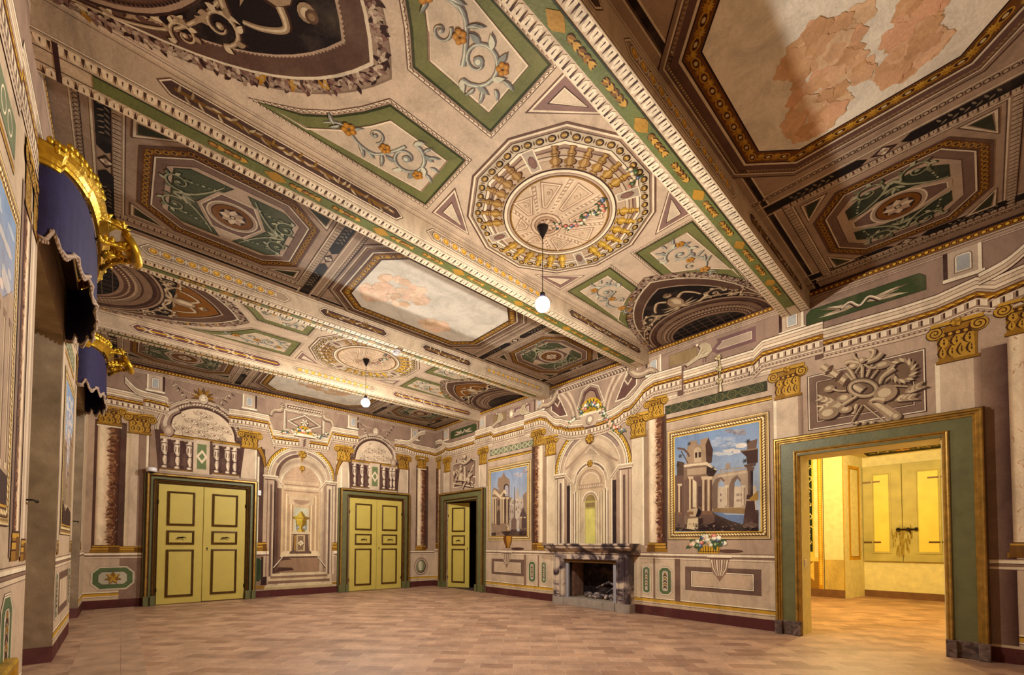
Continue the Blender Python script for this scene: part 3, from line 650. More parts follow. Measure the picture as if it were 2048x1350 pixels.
# ------------------------------------------------------------------ beams
def husks(cv, x0, x1, y, flip, L):
    n = int((x1-x0)/.058)
    for k in range(n):
        x = x0+k*.058; d = 0 if flip > 0 else pi; f = cos(d)
        cv.ell((x+f*.012, y-.003), .036, .030, (88,58,30), L, 10)
        for a in (.38, 0, -.38): cv.leaf((x-f*.02, y), d+a, .068, .024, ((158,112,50),(196,148,70),(136,92,42))[k % 3 if a else 1], L+1)
def beam(i, y0, y1, seq, lab):
    b = MB().box((XL, y0, ZS), (XR, y1, ZC)).build('ceiling_beam', 'plaster'); T(b, lab, 'beam', 'painted ceiling beams')
    s = Cv(lambda a, c, d: (a, c, ZS-d)); s.part('soffit_painting'); yc = (y0+y1)/2; hw = (y1-y0)/2
    s.rect(XL, y0, XR, y1, (204,178,158), 1)
    for f in (-1, 1):
        P = [(XL,yc+f*(hw-.055)),(XR,yc+f*(hw-.055))] if f < 0 else [(XR,yc+f*(hw-.055)),(XL,yc+f*(hw-.055))]
        s.stripes([(x, y-f*-.05) for x, y in P], [(.012,(222,198,176)),(.012,SH)], 2)
        s.darts(P, .085, .085, (226,204,184), (92,66,58), 3)
        s.stripes([(x, y-f*.052) for x, y in P], [(.008,DK)], 3)
    g = hw-.108; s.rect(XL+.3, yc-g, XR-.3, yc+g, (118,120,76), 4); s.stripes([(XL+.3,yc-g),(XR-.3,yc-g)], [(.014,(74,74,50))], 5)
    for x in (1.0, 2.05, 3.1, 4.15, 5.2, 6.25):
        s.poly([(x-.10,yc),(x-.02,yc-g*.8),(x+.02,yc-g*.8),(x+.10,yc),(x+.02,yc+g*.8),(x-.02,yc+g*.8)], (178,132,56), 6)
        husks(s, x-.48, x-.14, yc, -1, 6); husks(s, x+.14, x+.48, yc, 1, 6)
    s.rect(XL+.1, y0, XL+.13, y1, DK, 4); s.build(b)
    for face, fn in ((0, lambda a, c, d: (a, y0-d, c)), (1, lambda a, c, d: (a, y1+d, c))):
        s = Cv(fn); s.part('side_painting'); s.rect(XL, ZS, XR, ZC, (196,170,152), 1); s.stripes([(XL,ZS+.012),(XR,ZS+.012)], [(.006,SH),(.012,HI),(.004,MD)], 2); s.stripes([(XL,ZC-.03),(XR,ZC-.03)], [(.005,SH)], 2)
        z = (ZS+ZC)/2+.005
        for kind, x0, x1 in seq:
            h = .052; P = [(x0,z),(x0+.06,z-h),(x1-.06,z-h),(x1,z),(x1-.06,z+h),(x0+.06,z+h)]
            s.stripes(s.off(P, -.022, True), [(.009,SH),(.009,HI),(.004,MD)], 3, True)
            if kind == 'r':
                s.poly(P, (168,142,126), 3)
                n = int((x1-x0-.1)/.13)
                for k in range(n): x = x0+.11+k*.13; s.ell((x,z), .058, .048, DK, 4, 14); s.ell((x,z), .052, .043, (208,184,164), 5, 14); s.ell((x,z), .040, .034, (196,140,48), 6, 12); s.rosette((x,z), .028, 6, (120,76,24),7) if 0 else s.ell((x-.004,z+.004), .02, .017, (228,178,88), 7, 8); s.ell((x+.065,z), .014,.03,(206,182,164),6,8)
            elif kind == 'o':
                s.poly(P, (100,76,72), 3); s.stroke([(x0+.08,z),(x1-.08,z)], .03, (136,98,56), 4)
                rnd = random.Random(i*7+int(x0*10))
                for k in range(int((x1-x0-.2)/.045)):
                    x = x0+.1+k*.045; s.leaf((x, z+rnd.uniform(-.02,.02)), rnd.uniform(-1,1)*1.2, .07, .022, rnd.choice([(168,142,118),(196,170,142),(150,112,62)]), 5, .02)
            else:
                s.poly(P, (122,86,86), 3); s.stroke([(x0+.06,z),(x1-.06,z)], .016, (222,168,52), 4)
                for k in range(int((x1-x0-.2)/.30)):
                    x = x0+.2+k*.30
                    s.stroke(smooth([(x-.1,z+.03),(x-.03,z+.02),(x+.03,z-.025),(x+.1,z-.03)]), [.012,.014], (204,180,156), 5)
                    for a in (.5, -.5, 2.7, -2.7): s.leaf((x, z), a, .08, .018, (206,184,160), 6, .01)
        s.build(b)
    return b
beam(0, *BEAMS[0], [('o',.3,2.3),('r',2.6,4.6),('o',5.0,7.0)], 'nearest painted ceiling beam, green gilded underside, crossing over the camera side')
beam(1, *BEAMS[1], [('o',.15,2.2),('r',2.55,4.62),('o',5.05,7.1)], 'second painted ceiling beam from the camera, just beyond the nearer pendant lamp')
beam(2, *BEAMS[2], [('r',.1,1.75),('o',2.2,3.3),('o',4.0,5.1),('r',5.45,7.15)], 'third painted ceiling beam from the camera, carrying the white smoke detector')
beam(3, *BEAMS[3], [('g',.05,2.3),('r',2.55,4.3),('g',4.75,7.05)], 'farthest painted ceiling beam, just beyond the farther pendant lamp')
# ------------------------------------------------------------------ painted architecture shared by the walls
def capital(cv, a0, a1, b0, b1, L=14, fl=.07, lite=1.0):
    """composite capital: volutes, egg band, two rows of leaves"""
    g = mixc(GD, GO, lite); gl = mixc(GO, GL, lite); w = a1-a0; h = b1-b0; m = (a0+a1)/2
    cv.poly([(a0,b0),(a1,b0),(a1+w*.02,b0+h*.5),(a1+fl,b1-h*.16),(a1+fl,b1),(a0-fl,b1),(a0-fl,b1-h*.16),(a0-w*.02,b0+h*.5)], g, L)
    cv.poly([(a0+w*.05,b0),(a0+w*.6,b0),(a0+w*.6,b0+h*.6),(a0+w*.05,b0+h*.6)], gl, L+1)
    for r in (0, 1):
        n = 4-r
        for k in range(n):
            x = a0+w*(k+.5)/n; y = b0+h*(.06+.26*r)
            cv.leaf((x+w*.03,y), pi/2, h*.30, w/n*1.0, GD, L+2); cv.leaf((x,y), pi/2, h*.28, w/n*.75, gl, L+3); cv.leaf((x,y+h*.06), pi/2, h*.18, w/n*.2, GD, L+4)
            for s in (-1, 1): cv.leaf((x,y+h*.14), pi/2-s*.9, w/n*.45, w/n*.16, gl, L+4)
    cv.rect(a0-fl*.4, b1-h*.42, a1+fl*.4, b1-h*.30, GD, L+5); cv.eggs([(a0-fl*.2,b1-h*.36),(a1+fl*.2,b1-h*.36)], w/5, h*.11, gl, GD, L+6)
    for s, x in ((-1, a0-fl*.35), (1, a1+fl*.35)):
        r = min(w*.24, h*.2); c = (x, b1-h*.27)
        cv.ell((c[0]+.008,c[1]-.01), r, r, GD, L+6, 14)
        cv.ell(c, r, r, gl, L+7, 14)
        P = [(c[0]+r*(1-t*.9)*cos(s*t*12+.5), c[1]+r*(1-t*.9)*sin(s*t*12+.5)) for t in (k/26 for k in range(27))]; cv.stroke(P, r*.16, GD, L+8)
    cv.rect(a0-fl, b1-h*.12, a1+fl, b1-h*.03, gl, L+8); cv.rect(a0-fl, b1-h*.15, a1+fl, b1-h*.12, GD, L+8)
    cv.rosette((m, b1-h*.1), h*.11, 6, (GD, GO, GL), L+9)
    cv.rect(a0-.02, b0-.035, a1+.02, b0, GO, L+8); cv.rect(a0-.02, b0-.042, a1+.02, b0-.033, GD, L+8)
def marble_col(cv, a0, a1, b0, b1, dark=1, L=12, seed=1):
    """round marbled shaft, dark red-brown on one side (dark=+1: towards larger a)"""
    lt = [(176,142,120),(226,198,172),(232,206,182),(222,190,166),(212,176,152)]; dk = [(168,124,98),(124,82,62),(104,68,54),(88,60,52)]
    cols = lt+dk if dark > 0 else (lt+dk)[::-1]
    cv.vgrad(a0, b0, a1, b1, cols, L); rnd = random.Random(seed); w = a1-a0
    for k in range(150):
        y = rnd.uniform(b0, b1); x = a0+w*(.5+.13*dark+.08*rnd.uniform(-1,1)); d = -dark
        ll = min(w*.22, abs((a0 if d < 0 else a1)-x)*.8)*rnd.uniform(.3,1); q = x; 
        cv.stroke([(x-d*w*.12, y), (x, y+rnd.uniform(-.01,.01)), (x+d*ll*.5, y+rnd.uniform(-.03,.03)), (x+d*ll, y+rnd.uniform(-.05,.05))], [w*.13,.0015], rnd.choice([(124,82,60),(104,68,54),(150,108,80)]), L+1)
    for k in range(70):
        y = rnd.uniform(b0, b1-.05); x = a0+w*rnd.uniform(.06,.94)
        cv.stroke([(x,y),(x+rnd.uniform(-.03,.03)*.5,y+.02),(min(max(x+rnd.uniform(-.05,.05),a0),a1),y+.05)], [.006,.001], rnd.choice([(196,128,84),(170,104,76),(222,190,160)]), L+2)
def base_gold(cv, a0, a1, b0, h=.16, L=16):
    w = a1-a0; y = b0
    for hh, e, c in ((.32,.16,GO),(.06,.15,GD),(.22,.10,GL),(.06,.08,GD),(.10,.04,GO),(.16,.08,GL),(.08,.03,GD)):
        cv.rect(a0-w*e, y, a1+w*e, y+h*hh, c, L); y += h*hh
    cv.rect(a0+w*.6, b0, a1+w*.1, b0+h*.8, mixc(GO,GD,.5), L+1)
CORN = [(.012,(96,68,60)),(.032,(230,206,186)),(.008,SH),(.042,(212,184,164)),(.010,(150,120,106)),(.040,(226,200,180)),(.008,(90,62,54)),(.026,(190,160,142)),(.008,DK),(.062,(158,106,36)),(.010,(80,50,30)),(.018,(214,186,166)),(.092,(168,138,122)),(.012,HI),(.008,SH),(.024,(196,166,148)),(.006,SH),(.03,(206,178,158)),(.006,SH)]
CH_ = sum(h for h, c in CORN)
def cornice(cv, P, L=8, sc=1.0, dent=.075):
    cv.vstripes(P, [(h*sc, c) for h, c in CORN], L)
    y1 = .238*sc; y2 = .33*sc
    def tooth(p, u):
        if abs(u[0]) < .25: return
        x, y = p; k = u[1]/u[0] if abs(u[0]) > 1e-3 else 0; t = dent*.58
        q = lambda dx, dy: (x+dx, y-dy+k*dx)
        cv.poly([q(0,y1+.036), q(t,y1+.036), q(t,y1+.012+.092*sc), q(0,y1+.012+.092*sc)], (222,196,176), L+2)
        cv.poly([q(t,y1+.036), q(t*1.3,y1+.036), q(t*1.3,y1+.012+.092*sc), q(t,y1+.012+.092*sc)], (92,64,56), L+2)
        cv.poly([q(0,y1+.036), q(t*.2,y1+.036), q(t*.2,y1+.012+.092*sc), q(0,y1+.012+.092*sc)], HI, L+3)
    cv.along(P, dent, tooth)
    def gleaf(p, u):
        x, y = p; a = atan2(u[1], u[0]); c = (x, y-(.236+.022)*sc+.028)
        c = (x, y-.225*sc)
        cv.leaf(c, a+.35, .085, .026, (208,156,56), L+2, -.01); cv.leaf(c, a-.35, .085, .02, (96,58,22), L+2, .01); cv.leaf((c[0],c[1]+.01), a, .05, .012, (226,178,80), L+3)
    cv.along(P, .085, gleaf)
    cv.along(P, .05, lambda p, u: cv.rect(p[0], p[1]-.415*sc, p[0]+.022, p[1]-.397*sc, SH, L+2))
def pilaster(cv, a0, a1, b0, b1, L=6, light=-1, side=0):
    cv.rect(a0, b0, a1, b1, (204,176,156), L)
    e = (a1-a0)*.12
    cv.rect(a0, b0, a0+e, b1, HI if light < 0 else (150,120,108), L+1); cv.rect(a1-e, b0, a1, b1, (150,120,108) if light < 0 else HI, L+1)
def panel_box(cv, a0, b0, a1, b1, L, fill, field, c=.0, rim=.02):
    P = cc([(a0+c,b0),(a1-c,b0),(a1,b0+c),(a1,b1-c),(a1-c,b1),(a0+c,b1),(a0,b1-c),(a0,b0+c)]) if c else [(a0,b0),(a1,b0),(a1,b1),(a0,b1)]
    cv.stripes(P, [(.006,SH),(rim*.5,HI),(.005,SH)], L, True); cv.poly(cv.off(P, rim, True), fill, L+1)
    Q = cv.off(P, rim+min(a1-a0,b1-b0)*.16, True); cv.poly(Q, field, L+2); cv.stripes(Q, [(.006,DK),(.008,HI)], L+3, True)
    return Q
def dado(cv, segs, L=5, top=1.17):
    """plinth zone: segs = (a0, a1, proud)"""
    for a0, a1, pr in segs:
        cv.rect(a0, .0, a1, .17, MR, L); cv.stripes([(a0,.17),(a1,.17)], [(.05,(196,168,146)),(.008,SH),(.022,(212,186,164)),(.05,(206,158,62) if pr else (196,148,58)),(.012,GD),(.02,HI)], L)
        cv.rect(a0, .33, a1, top-.10, (196,168,150) if not pr else (206,178,158), L)
        cv.stripes([(a0,top-.13),(a1,top-.13)], [(.006,SH),(.03,(214,188,168)),(.008,SH),(.022,(150,118,104)),(.006,DK),(.03,HI),(.012,(206,178,158)),(.008,SH)], L+1)
def octpanel(cv, a0, b0, a1, b1, L, tone=1.0, orn='drop'):
    c = min(a1-a0, b1-b0)*.26
    P = cc([(a0+c,b0),(a1-c,b0),(a1,b0+c),(a1,b1-c),(a1-c,b1),(a0+c,b1),(a0,b1-c),(a0,b0+c)])
    w = min(a1-a0, b1-b0)
    cv.stripes(P, [(.006,SH),(.01,HI),(.006,SH),(.01,HI),(.004,DK)], L, True); G = (104,116,84)
    cv.poly(cv.off(P, .034, True), G, L+1); Q = cv.off(P, .034+w*.16, True); cv.poly(Q, (186,172,158), L+2); cv.stripes(Q, [(.006,DG)], L+3, True)
    m = ((a0+a1)/2, (b0+b1)/2)
    if orn == 'flower':
        for k in range(7): cv.leaf(m, pi/2+k*.9-2.7, w*.28, w*.13, GD, L+4); cv.leaf((m[0],m[1]+.006), pi/2+k*.9-2.7, w*.26, w*.10, GO if k % 2 else GL, L+5)
        cv.ell(m, w*.06, w*.05, GL, L+6, 8)
    else:
        for k in range(5):
            y = b1-(b1-b0)*(.27+.1*k)
            for a in (-2.2, -.94): cv.leaf((m[0],y), a, w*.22, w*.09, GO if k % 2 else GD, L+4)
        cv.ell((m[0], b1-(b1-b0)*.25), w*.07, w*.07, GO, L+5, 8)
def attic(cv, a0, a1, L=4):
    """gilt egg band, fillets and the flat band under the ceiling"""
    cv.rect(a0, 4.2, a1, ZC-.005, (158,128,116), L-2)
    cv.rect(a0, ZC-.035, a1, ZC-.002, (74,50,46), L)
    cv.rect(a0, ZC-.095, a1, ZC-.035, (150,98,32), L); cv.eggs([(a0,ZC-.065),(a1,ZC-.065)], .06, .045, (220,168,64), (84,50,22), L+1)
    cv.stripes([(a1,ZC-.097),(a0,ZC-.097)], [(.008,DK),(.018,(190,160,142)),(.010,SH),(.03,(176,146,130)),(.008,SH),(.012,(200,172,154)),(.006,SH)], L)
def console_panel(cv, m, z0, z1, L, w=.17):
    cv.rect(m-w, z0, m+w, z1, (190,162,146), L); cv.rect(m-w, z0, m-w*.8, z1, HI, L+1); cv.rect(m+w*.86, z0, m+w*1.12, z1, DK, L+1)
    h = z1-z0; P = cc([(m-w*.5,z0+h*.22),(m+w*.5,z0+h*.22),(m+w*.5,z1-h*.24),(m+w*.35,z1-h*.16),(m-w*.35,z1-h*.16),(m-w*.5,z1-h*.24)])
    cv.poly(P, (170,166,172), L+2); cv.stripes(P, [(.008,SH),(.012,HI)], L+3, True); cv.rect(m-w*1.15, z0, m+w*1.15, z0+.04, HI, L+3); cv.rect(m-w*1.2, z0-.012, m+w*1.2, z0, SH, L+3)
def arch_niche(cv, m, r, spring, b0, L, rk=.585, drop=.11):
    """painted receding archway: outer leaf-edged arch, coffered reveal, inner arch, far room"""
    A = lambda rr, s=1.0, n=30: arc((m, spring), rr, rr*s, 0, pi, n)
    def full(rr, s=1.0): return [(m+rr,b0)]+A(rr, s)+[(m-rr,b0)]
    cv.poly(full(r*1.0), (206,180,160), L)
    cv.stripes(A(r*1.10), [(r*.02,DK),(r*.06,(196,148,52)),(r*.015,DK)], L+1)
    cv.along(A(r*1.065), .075, lambda p, u: (cv.leaf(p, atan2(u[1],u[0])+.9, .07, .03, (230,184,84), L+2, .01), cv.leaf(p, atan2(u[1],u[0])+.3, .06, .016, GD, L+2)))
    cv.stripes(A(r), [(r*.03,HI),(r*.012,SH),(r*.05,(214,190,168)),(r*.012,SH)], L+2)
    cv.beads(A(r*.965), .028, .008, (110,82,72), L+3)
    cv.stripes(A(r*.905), [(r*.09,(186,156,138)),(r*.02,HI)], L+2)
    for s in (1, -1):
        P = arc((m,spring), r*.86, r*.86, pi/2-s*.22, pi/2-s*1.05, 10); cv.stroke(P, r*.075, (132,106,102), L+4); cv.stroke(P, r*.05, (158,132,126), L+5)
    # barrel shading inside
    for k in range(8):
        t = k/8; q = r*(.80-(.80-rk-.015)*t); c = (m, spring-r*drop*t)
        cv.poly([(m+q,b0)]+arc(c, q, q, 0, pi, 26)+[(m-q,b0)], mixc((176,148,130), (206,178,156), .5+.5*sin(k*1.1)), L+3+k*.2)
    L += 6
    ri = r*rk; ci = (m, spring-r*drop); AI = lambda q: arc(ci, q, q, 0, pi, 26)
    cv.poly([(m+ri,b0)]+AI(ri)+[(m-ri,b0)], (214,188,162), L)
    cv.stripes(AI(ri), [(ri*.04,HI),(ri*.12,(190,160,140)),(ri*.04,HI),(ri*.03,SH)], L+1)
    for s in (1, -1): cv.stroke(arc(ci, ri*.90, ri*.90, pi/2-s*.25, pi/2-s*1.0, 8), ri*.07, (130,104,98), L+2)
    return ci, ri, L+3
def piers(cv, m, r, spring, b0, L, lit=1, inner=True):
    """vertical members left and right of a painted archway; dark inlays"""
    for s in (1, -1):
        X = lambda v: m+s*v
        def R(v0, v1, z0, z1, c, l): cv.poly(cc([(X(v0),z0),(X(v1),z0),(X(v1),z1),(X(v0),z1)]), c, l)
        z = spring
        R(r*.78, r*1.08, b0, z, (206,180,160) if s*lit > 0 else (188,158,140), L); R(r*.995, r*1.015, b0, z, SH, L+1); R(r*.80, r*.83, b0, z, HI, L+1); R(r*.87, r*.93, b0, z-.22, (120,94,88), L+1)
        R(r*.70, r*.78, b0, z-.12, (170,140,124), L); R(r*.60, r*.70, b0, z-.30, (76,56,56), L+1); R(r*.575, r*.60, b0, z-.25, HI, L+1)
        for d, c, e in ((0,HI,.03),(.025,(196,168,148),.02),(.05,SH,.01),(.06,(214,188,168),.0),(.09,SH,-.01)): cv.poly(cc([(X(r*.76-e),z-d),(X(r*1.10+e),z-d),(X(r*1.10+e),z-d-.03),(X(r*.76-e),z-d-.03)]), c, L+3)
        cv.poly(cc([(X(r*.76),z),(X(r*.56),z-.2),(X(r*.56),z-.30),(X(r*.76),z-.1)]), (214,188,168), L+4); cv.stroke([(X(r*.76),z-.06),(X(r*.56),z-.26)], .012, SH, L+5)
        if not inner: continue
        R(r*.42, r*.56, b0, z-.28, (200,172,150), L+2); R(r*.46, r*.50, b0, z-.5, (150,124,114), L+3); R(r*.41, r*.43, b0, z-.28, HI, L+3)
# ------------------------------------------------------------------ right wall fresco
cv = Cv(lambda a, b, d: (XR-d, a, b))
W = WR
cv.part('painted_wall_ground')
for a0, a1, b0, b1 in ((YF,D4[0],0,4.3),(D4[0],D4[1],D4[2],4.3),(D4[1],FB[0],0,4.3),(FB[0],FB[1],FB[3],4.3),(FB[1],D3[0],0,4.3),(D3[0],D3[1],D3[2],4.3),(D3[1],YB,0,4.3)):
    cv.rect(a0, b0, a1, b1, (182,152,136), 1)
MY = 5.6
mir = lambda a: 2*MY-a
# dado
cv.part('painted_dado')
dado(cv, [(YF,-.0,0),(2.11,2.22,1),(2.22,3.72,0),(3.72,4.56,1),(6.50,7.48,1),(7.48,9.12,0),(11.3,YB,1)])
cv.part('painted_dado_panel#1')
for a0, a1 in ((2.34,3.55), (7.62,8.86)):
    cv.rect(a0, .52, a1, .93, (126,98,90), 8); cv.rect(a0+.1, .58, a1-.1, .86, (198,168,148), 9); cv.stripes(cc([(a0+.1,.58),(a1-.1,.58),(a1-.1,.86),(a0+.1,.86)]), [(.008,DK),(.016,HI),(.006,SH)], 10, True)
    m = (a0+a1)/2+.02
    cv.poly([(m-.19,1.17),(m+.19,1.17),(m+.17,1.10),(m+.14,1.02),(m+.12,.86),(m+.05,.78),(m,.70),(m-.05,.78),(m-.12,.86),(m-.14,1.02),(m-.17,1.10)], (150,118,104), 12)
    for k in range(-3, 4): cv.stroke([(m+k*.042,1.06),(m+k*.034,.92),(m+k*.014,.80)], [.02,.008], HI if k % 2 else (190,160,142), 13)
    cv.rect(m-.2, 1.10, m+.2, 1.15, HI, 14); cv.rect(m-.19,1.08,m+.19,1.10,SH,14)
cv.part('painted_dado_panel#2')
for a0, a1 in ((3.78,4.07), (4.20,4.40), (7.20,7.48), (6.85,7.05)): octpanel(cv, a0, .38, a1, .92, 9)
for a0, a1, c in ((3.64,3.74,(128,98,88)),(4.12,4.16,(150,120,106)),(4.44,4.50,(220,194,172)),(6.62,6.68,(220,194,172)),(7.54,7.62,(140,110,98)),(7.10,7.15,(150,120,106))): cv.rect(a0, .30, a1, 1.06, c, 8)
# bird urn and flower basket resting on the ledge
cv.part('painted_flower_basket')
bx = (W(1390,1105)[0], W(1445,1105)[0]); bx = (min(bx), max(bx)); m = (bx[0]+bx[1])/2+.0
cv.poly([(m-.17,1.17),(m+.17,1.17),(m+.20,1.30),(m-.20,1.30)], (206,156,54), 12)
for k in range(-4, 5): cv.stroke([(m+k*.04,1.18),(m+k*.045,1.29)], .012, GD, 13)
cv.stroke([(m-.17,1.2),(m+.17,1.2)], .01, GD, 14); cv.ell((m-.33,1.21), .22, .03, (110,80,72), 10, 14)
cv.flowers([(m-.26,1.33),(m,1.35),(m+.28,1.33)], .05, .06, 15, 3); cv.flowers([(m-.16,1.42),(m+.14,1.43)], .06, .055, 20, 4)
for k in range(14): cv.leaf((m+random.Random(k).uniform(-.3,.3),1.33), random.Random(k+9).uniform(0,pi), .13, .04, (84,100,72), 14)
cv.part('painted_bird_urn')
m = W(1016,1100)[0]
P = [(0,1.22),(.10,1.22),(.07,1.26),(.13,1.34),(.17,1.46),(.15,1.58),(.08,1.64),(.06,1.70)]
cv.poly([(m+x,z) for x, z in P]+[(m-x,z) for x, z in P[::-1]], (120,76,34), 26); cv.poly([(m+x*.5-.03,z) for x, z in P]+[(m-x*.8,z) for x, z in P[::-1]], (176,124,52), 27)
cv.relief(smooth([(m,1.68),(m-.02,1.74),(m+.03,1.8),(m+.07,1.8)]), [.05,.02], 27, (DK,(176,146,120),HI)); cv.leaf((m+.02,1.66), .6, .16, .05, (150,118,90), 28); cv.leaf((m+.02,1.66), 2.6, .16, .05, (170,136,104), 28); cv.ell((m-.36,1.2), .24, .035, (96,68,60), 12, 14)
# entablature zone under the cornice with pilasters either side of the doors and pictures
cv.part('painted_frieze')
cv.rect(YF, 3.62, YB, 4.3, (186,156,140), 3)
for a0, a1 in ((2.16,3.98),(7.22,9.04)):
    cv.rect(a0, 3.42, a1, 4.02, (190,162,146), 4)
    cv.stripes([(a1,3.62),(a0,3.62)], [(.016,(84,56,34)),(.03,GO),(.018,(226,176,74)),(.014,GD),(.02,(200,172,152))], 5)
    cv.stripes([(a1,4.02),(a0,4.02)], [(.02,HI),(.006,SH),(.04,(206,178,160)),(.006,SH)], 5)
    g = (a0+.06, 3.70, a1-.08, 3.86)
    cv.rect(g[0], g[1], g[2], g[3], (80,80,62) if a0 < 4 else (116,120,98), 6)
    cc0 = (116,106,76) if a0 < 4 else (206,188,160)
    n = int((g[2]-g[0])/.2)
    for k in range(n):
        x = g[0]+.12+k*.2; z = (g[1]+g[3])/2
        cv.stripes(arc((x,z), .07, .07, 0, 2*pi, 18)[:-1], [(.012,cc0)], 7, True); cv.stripes(arc((x,z), .035, .035, 0, 2*pi, 12)[:-1], [(.008,cc0)], 7, True)
        cv.stroke([(x+.03,g[1]+.01),(x+.17,g[3]-.01)], .012, cc0, 8); cv.stroke([(x+.03,g[3]-.01),(x+.17,g[1]+.01)], .012, cc0, 8)
    cv.stripes(cc([(g[0],g[1]),(g[2],g[1]),(g[2],g[3]),(g[0],g[3])]), [(.006,DK)], 9, True)
for a0, a1, nm in ((1.74,2.16,0),(9.04,9.46,1),(-.02,.40,2),(10.80,11.22,3)):
    cv.part('painted_pilaster#%d' % nm)
    s = 1 if nm in (0,3) else -1
    cv.rect(a0+.02, 2.9, a1-.02, 3.54, (206,178,160), 6)
    if nm in (2,): cv.vgrad(-.22, .2, a0+.02, 3.6, [(92,64,62),(132,102,92),(150,120,106)], 5)
    cv.vgrad(a0+.02, 2.9, a0+.08, 3.54, [(150,120,108),(176,146,130)], 7); cv.rect(a1-.06, 2.9, a1-.02, 3.54, HI, 7)
    cv.part('painted_capital#%d' % nm); capital(cv, a0+.05, a1-.05, 3.56, 4.0 if nm != 2 else 4.04, 14, .06)
for a0, a1, dk, nm in ((3.93,4.24,-1,0),(6.97,7.30,1,1),(11.38,11.58,1,2),(-.50,-.2,-1,3)):
    cv.part('painted_column#%d' % nm)
    cv.rect(a0-(.05 if dk < 0 else .0), 1.2, a1+(.05 if dk > 0 else .0), 3.72, (104,78,66), 9)
    marble_col(cv, a0, a1, 1.33, 3.70, dk, 11, nm)
    cv.rect(a0-.015, 3.68, a1+.015, 3.705, GO, 14)
    base_gold(cv, a0, a1, 1.18, .17, 16)
    cv.part('painted_capital#c%d' % nm); capital(cv, a0, a1, 3.71, 4.08, 14, .06)
for s in (1, -1):            # pilasters flanking the arch, with capitals in perspective
    q = (lambda a: a) if s > 0 else mir
    cv.part('painted_pilaster#a%d' % s)
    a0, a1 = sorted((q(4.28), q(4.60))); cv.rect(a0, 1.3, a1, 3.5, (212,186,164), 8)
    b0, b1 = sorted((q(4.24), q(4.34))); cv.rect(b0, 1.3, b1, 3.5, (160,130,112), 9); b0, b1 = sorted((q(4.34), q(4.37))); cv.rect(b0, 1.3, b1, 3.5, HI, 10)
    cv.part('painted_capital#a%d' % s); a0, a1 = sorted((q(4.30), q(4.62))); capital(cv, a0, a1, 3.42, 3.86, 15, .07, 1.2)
# the archway above the fireplace
cv.part('painted_archway')
ci, ri, LL = arch_niche(cv, MY, .92, 2.90, FB[3]+.1, 6, .50, .30)
piers(cv, MY, .92, 2.92, 1.1, 14)
rib = (190,160,140)
for k in range(7):
    a = pi*(k+.5)/7; cv.stroke([(MY+.48*cos(a),2.66+.48*sin(a)),(MY+.72*cos(a),2.88+.70*sin(a))], .006, rib, 9.9)
for s in (1,-1): cv.stroke(bez((MY+s*.5,2.75),(MY+s*.25,3.25),(MY,3.38)), [.03,.01], (226,200,178), 9.95); cv.stroke(bez((MY+s*.68,3.0),(MY+s*.3,3.2),(MY,3.46)), [.05,.02], (166,136,118), 9.95)
cv.hgrad(ci[0]-ri*.82, 1.1, ci[0]+ri*.82, ci[1]+.02, (206,180,140), (196,166,142), LL); cv.poly(arc(ci, ri*.8, ri*.8, 0, pi, 22), (196,166,142), LL)
cv.stripes(arc((ci[0],ci[1]-.02), ri*.66, ri*.66, 0, pi, 20), [(.01,SH),(.05,(184,152,132)),(.012,HI)], LL+1)
cv.rect(ci[0]-ri*.72, ci[1]-.13, ci[0]+ri*.72, ci[1]-.02, (176,144,124), LL+2); cv.darts([(ci[0]-ri*.7,ci[1]-.07),(ci[0]+ri*.7,ci[1]-.07)], .05, .05, (214,188,166), (130,100,86), LL+3)
for s in (1,-1):
    for v, wd, c in ((.42,.03,HI),(.39,.02,SH),(.35,.05,(214,190,164)),(.30,.015,SH),(.28,.03,(226,202,178)),(.25,.012,SH),(.22,.03,(214,188,162)),(.19,.012,SH)): x = ci[0]+s*v; cv.rect(x-wd/2, 1.1, x+wd/2, ci[1]-.14-(.42-v)*.5, c, LL+2.2+(.42-v)*2)
c2 = (ci[0], 2.24); cv.poly([(c2[0]+.19,1.1)]+arc(c2, .19, .19, 0, pi, 18)+[(c2[0]-.19,1.1)], (206,180,156), LL+4)
cv.stripes(arc(c2, .21, .21, 0, pi, 18), [(.02,HI),(.03,(186,154,134)),(.01,SH)], LL+5); cv.poly([(c2[0]+.135,1.1)]+arc(c2, .135, .135, 0, pi, 16)+[(c2[0]-.135,1.1)], (176,160,92), LL+6)
cv.poly(arc(c2, .13, .13, 0, pi, 16), (150,124,82), LL+7); cv.rect(c2[0]-.12, 2.10, c2[0]+.12, 2.20, (142,118,84), LL+7); cv.rect(c2[0]-.125, 1.1, c2[0]+.125, 2.06, (206,190,112), LL+7)
cv.part('painted_rosette')
cv.rosette((MY,3.57), .11, 10, (GD,GO,GL), 45); cv.rosette((MY,3.04), .075, 10, (GD,GO,GL), 20)
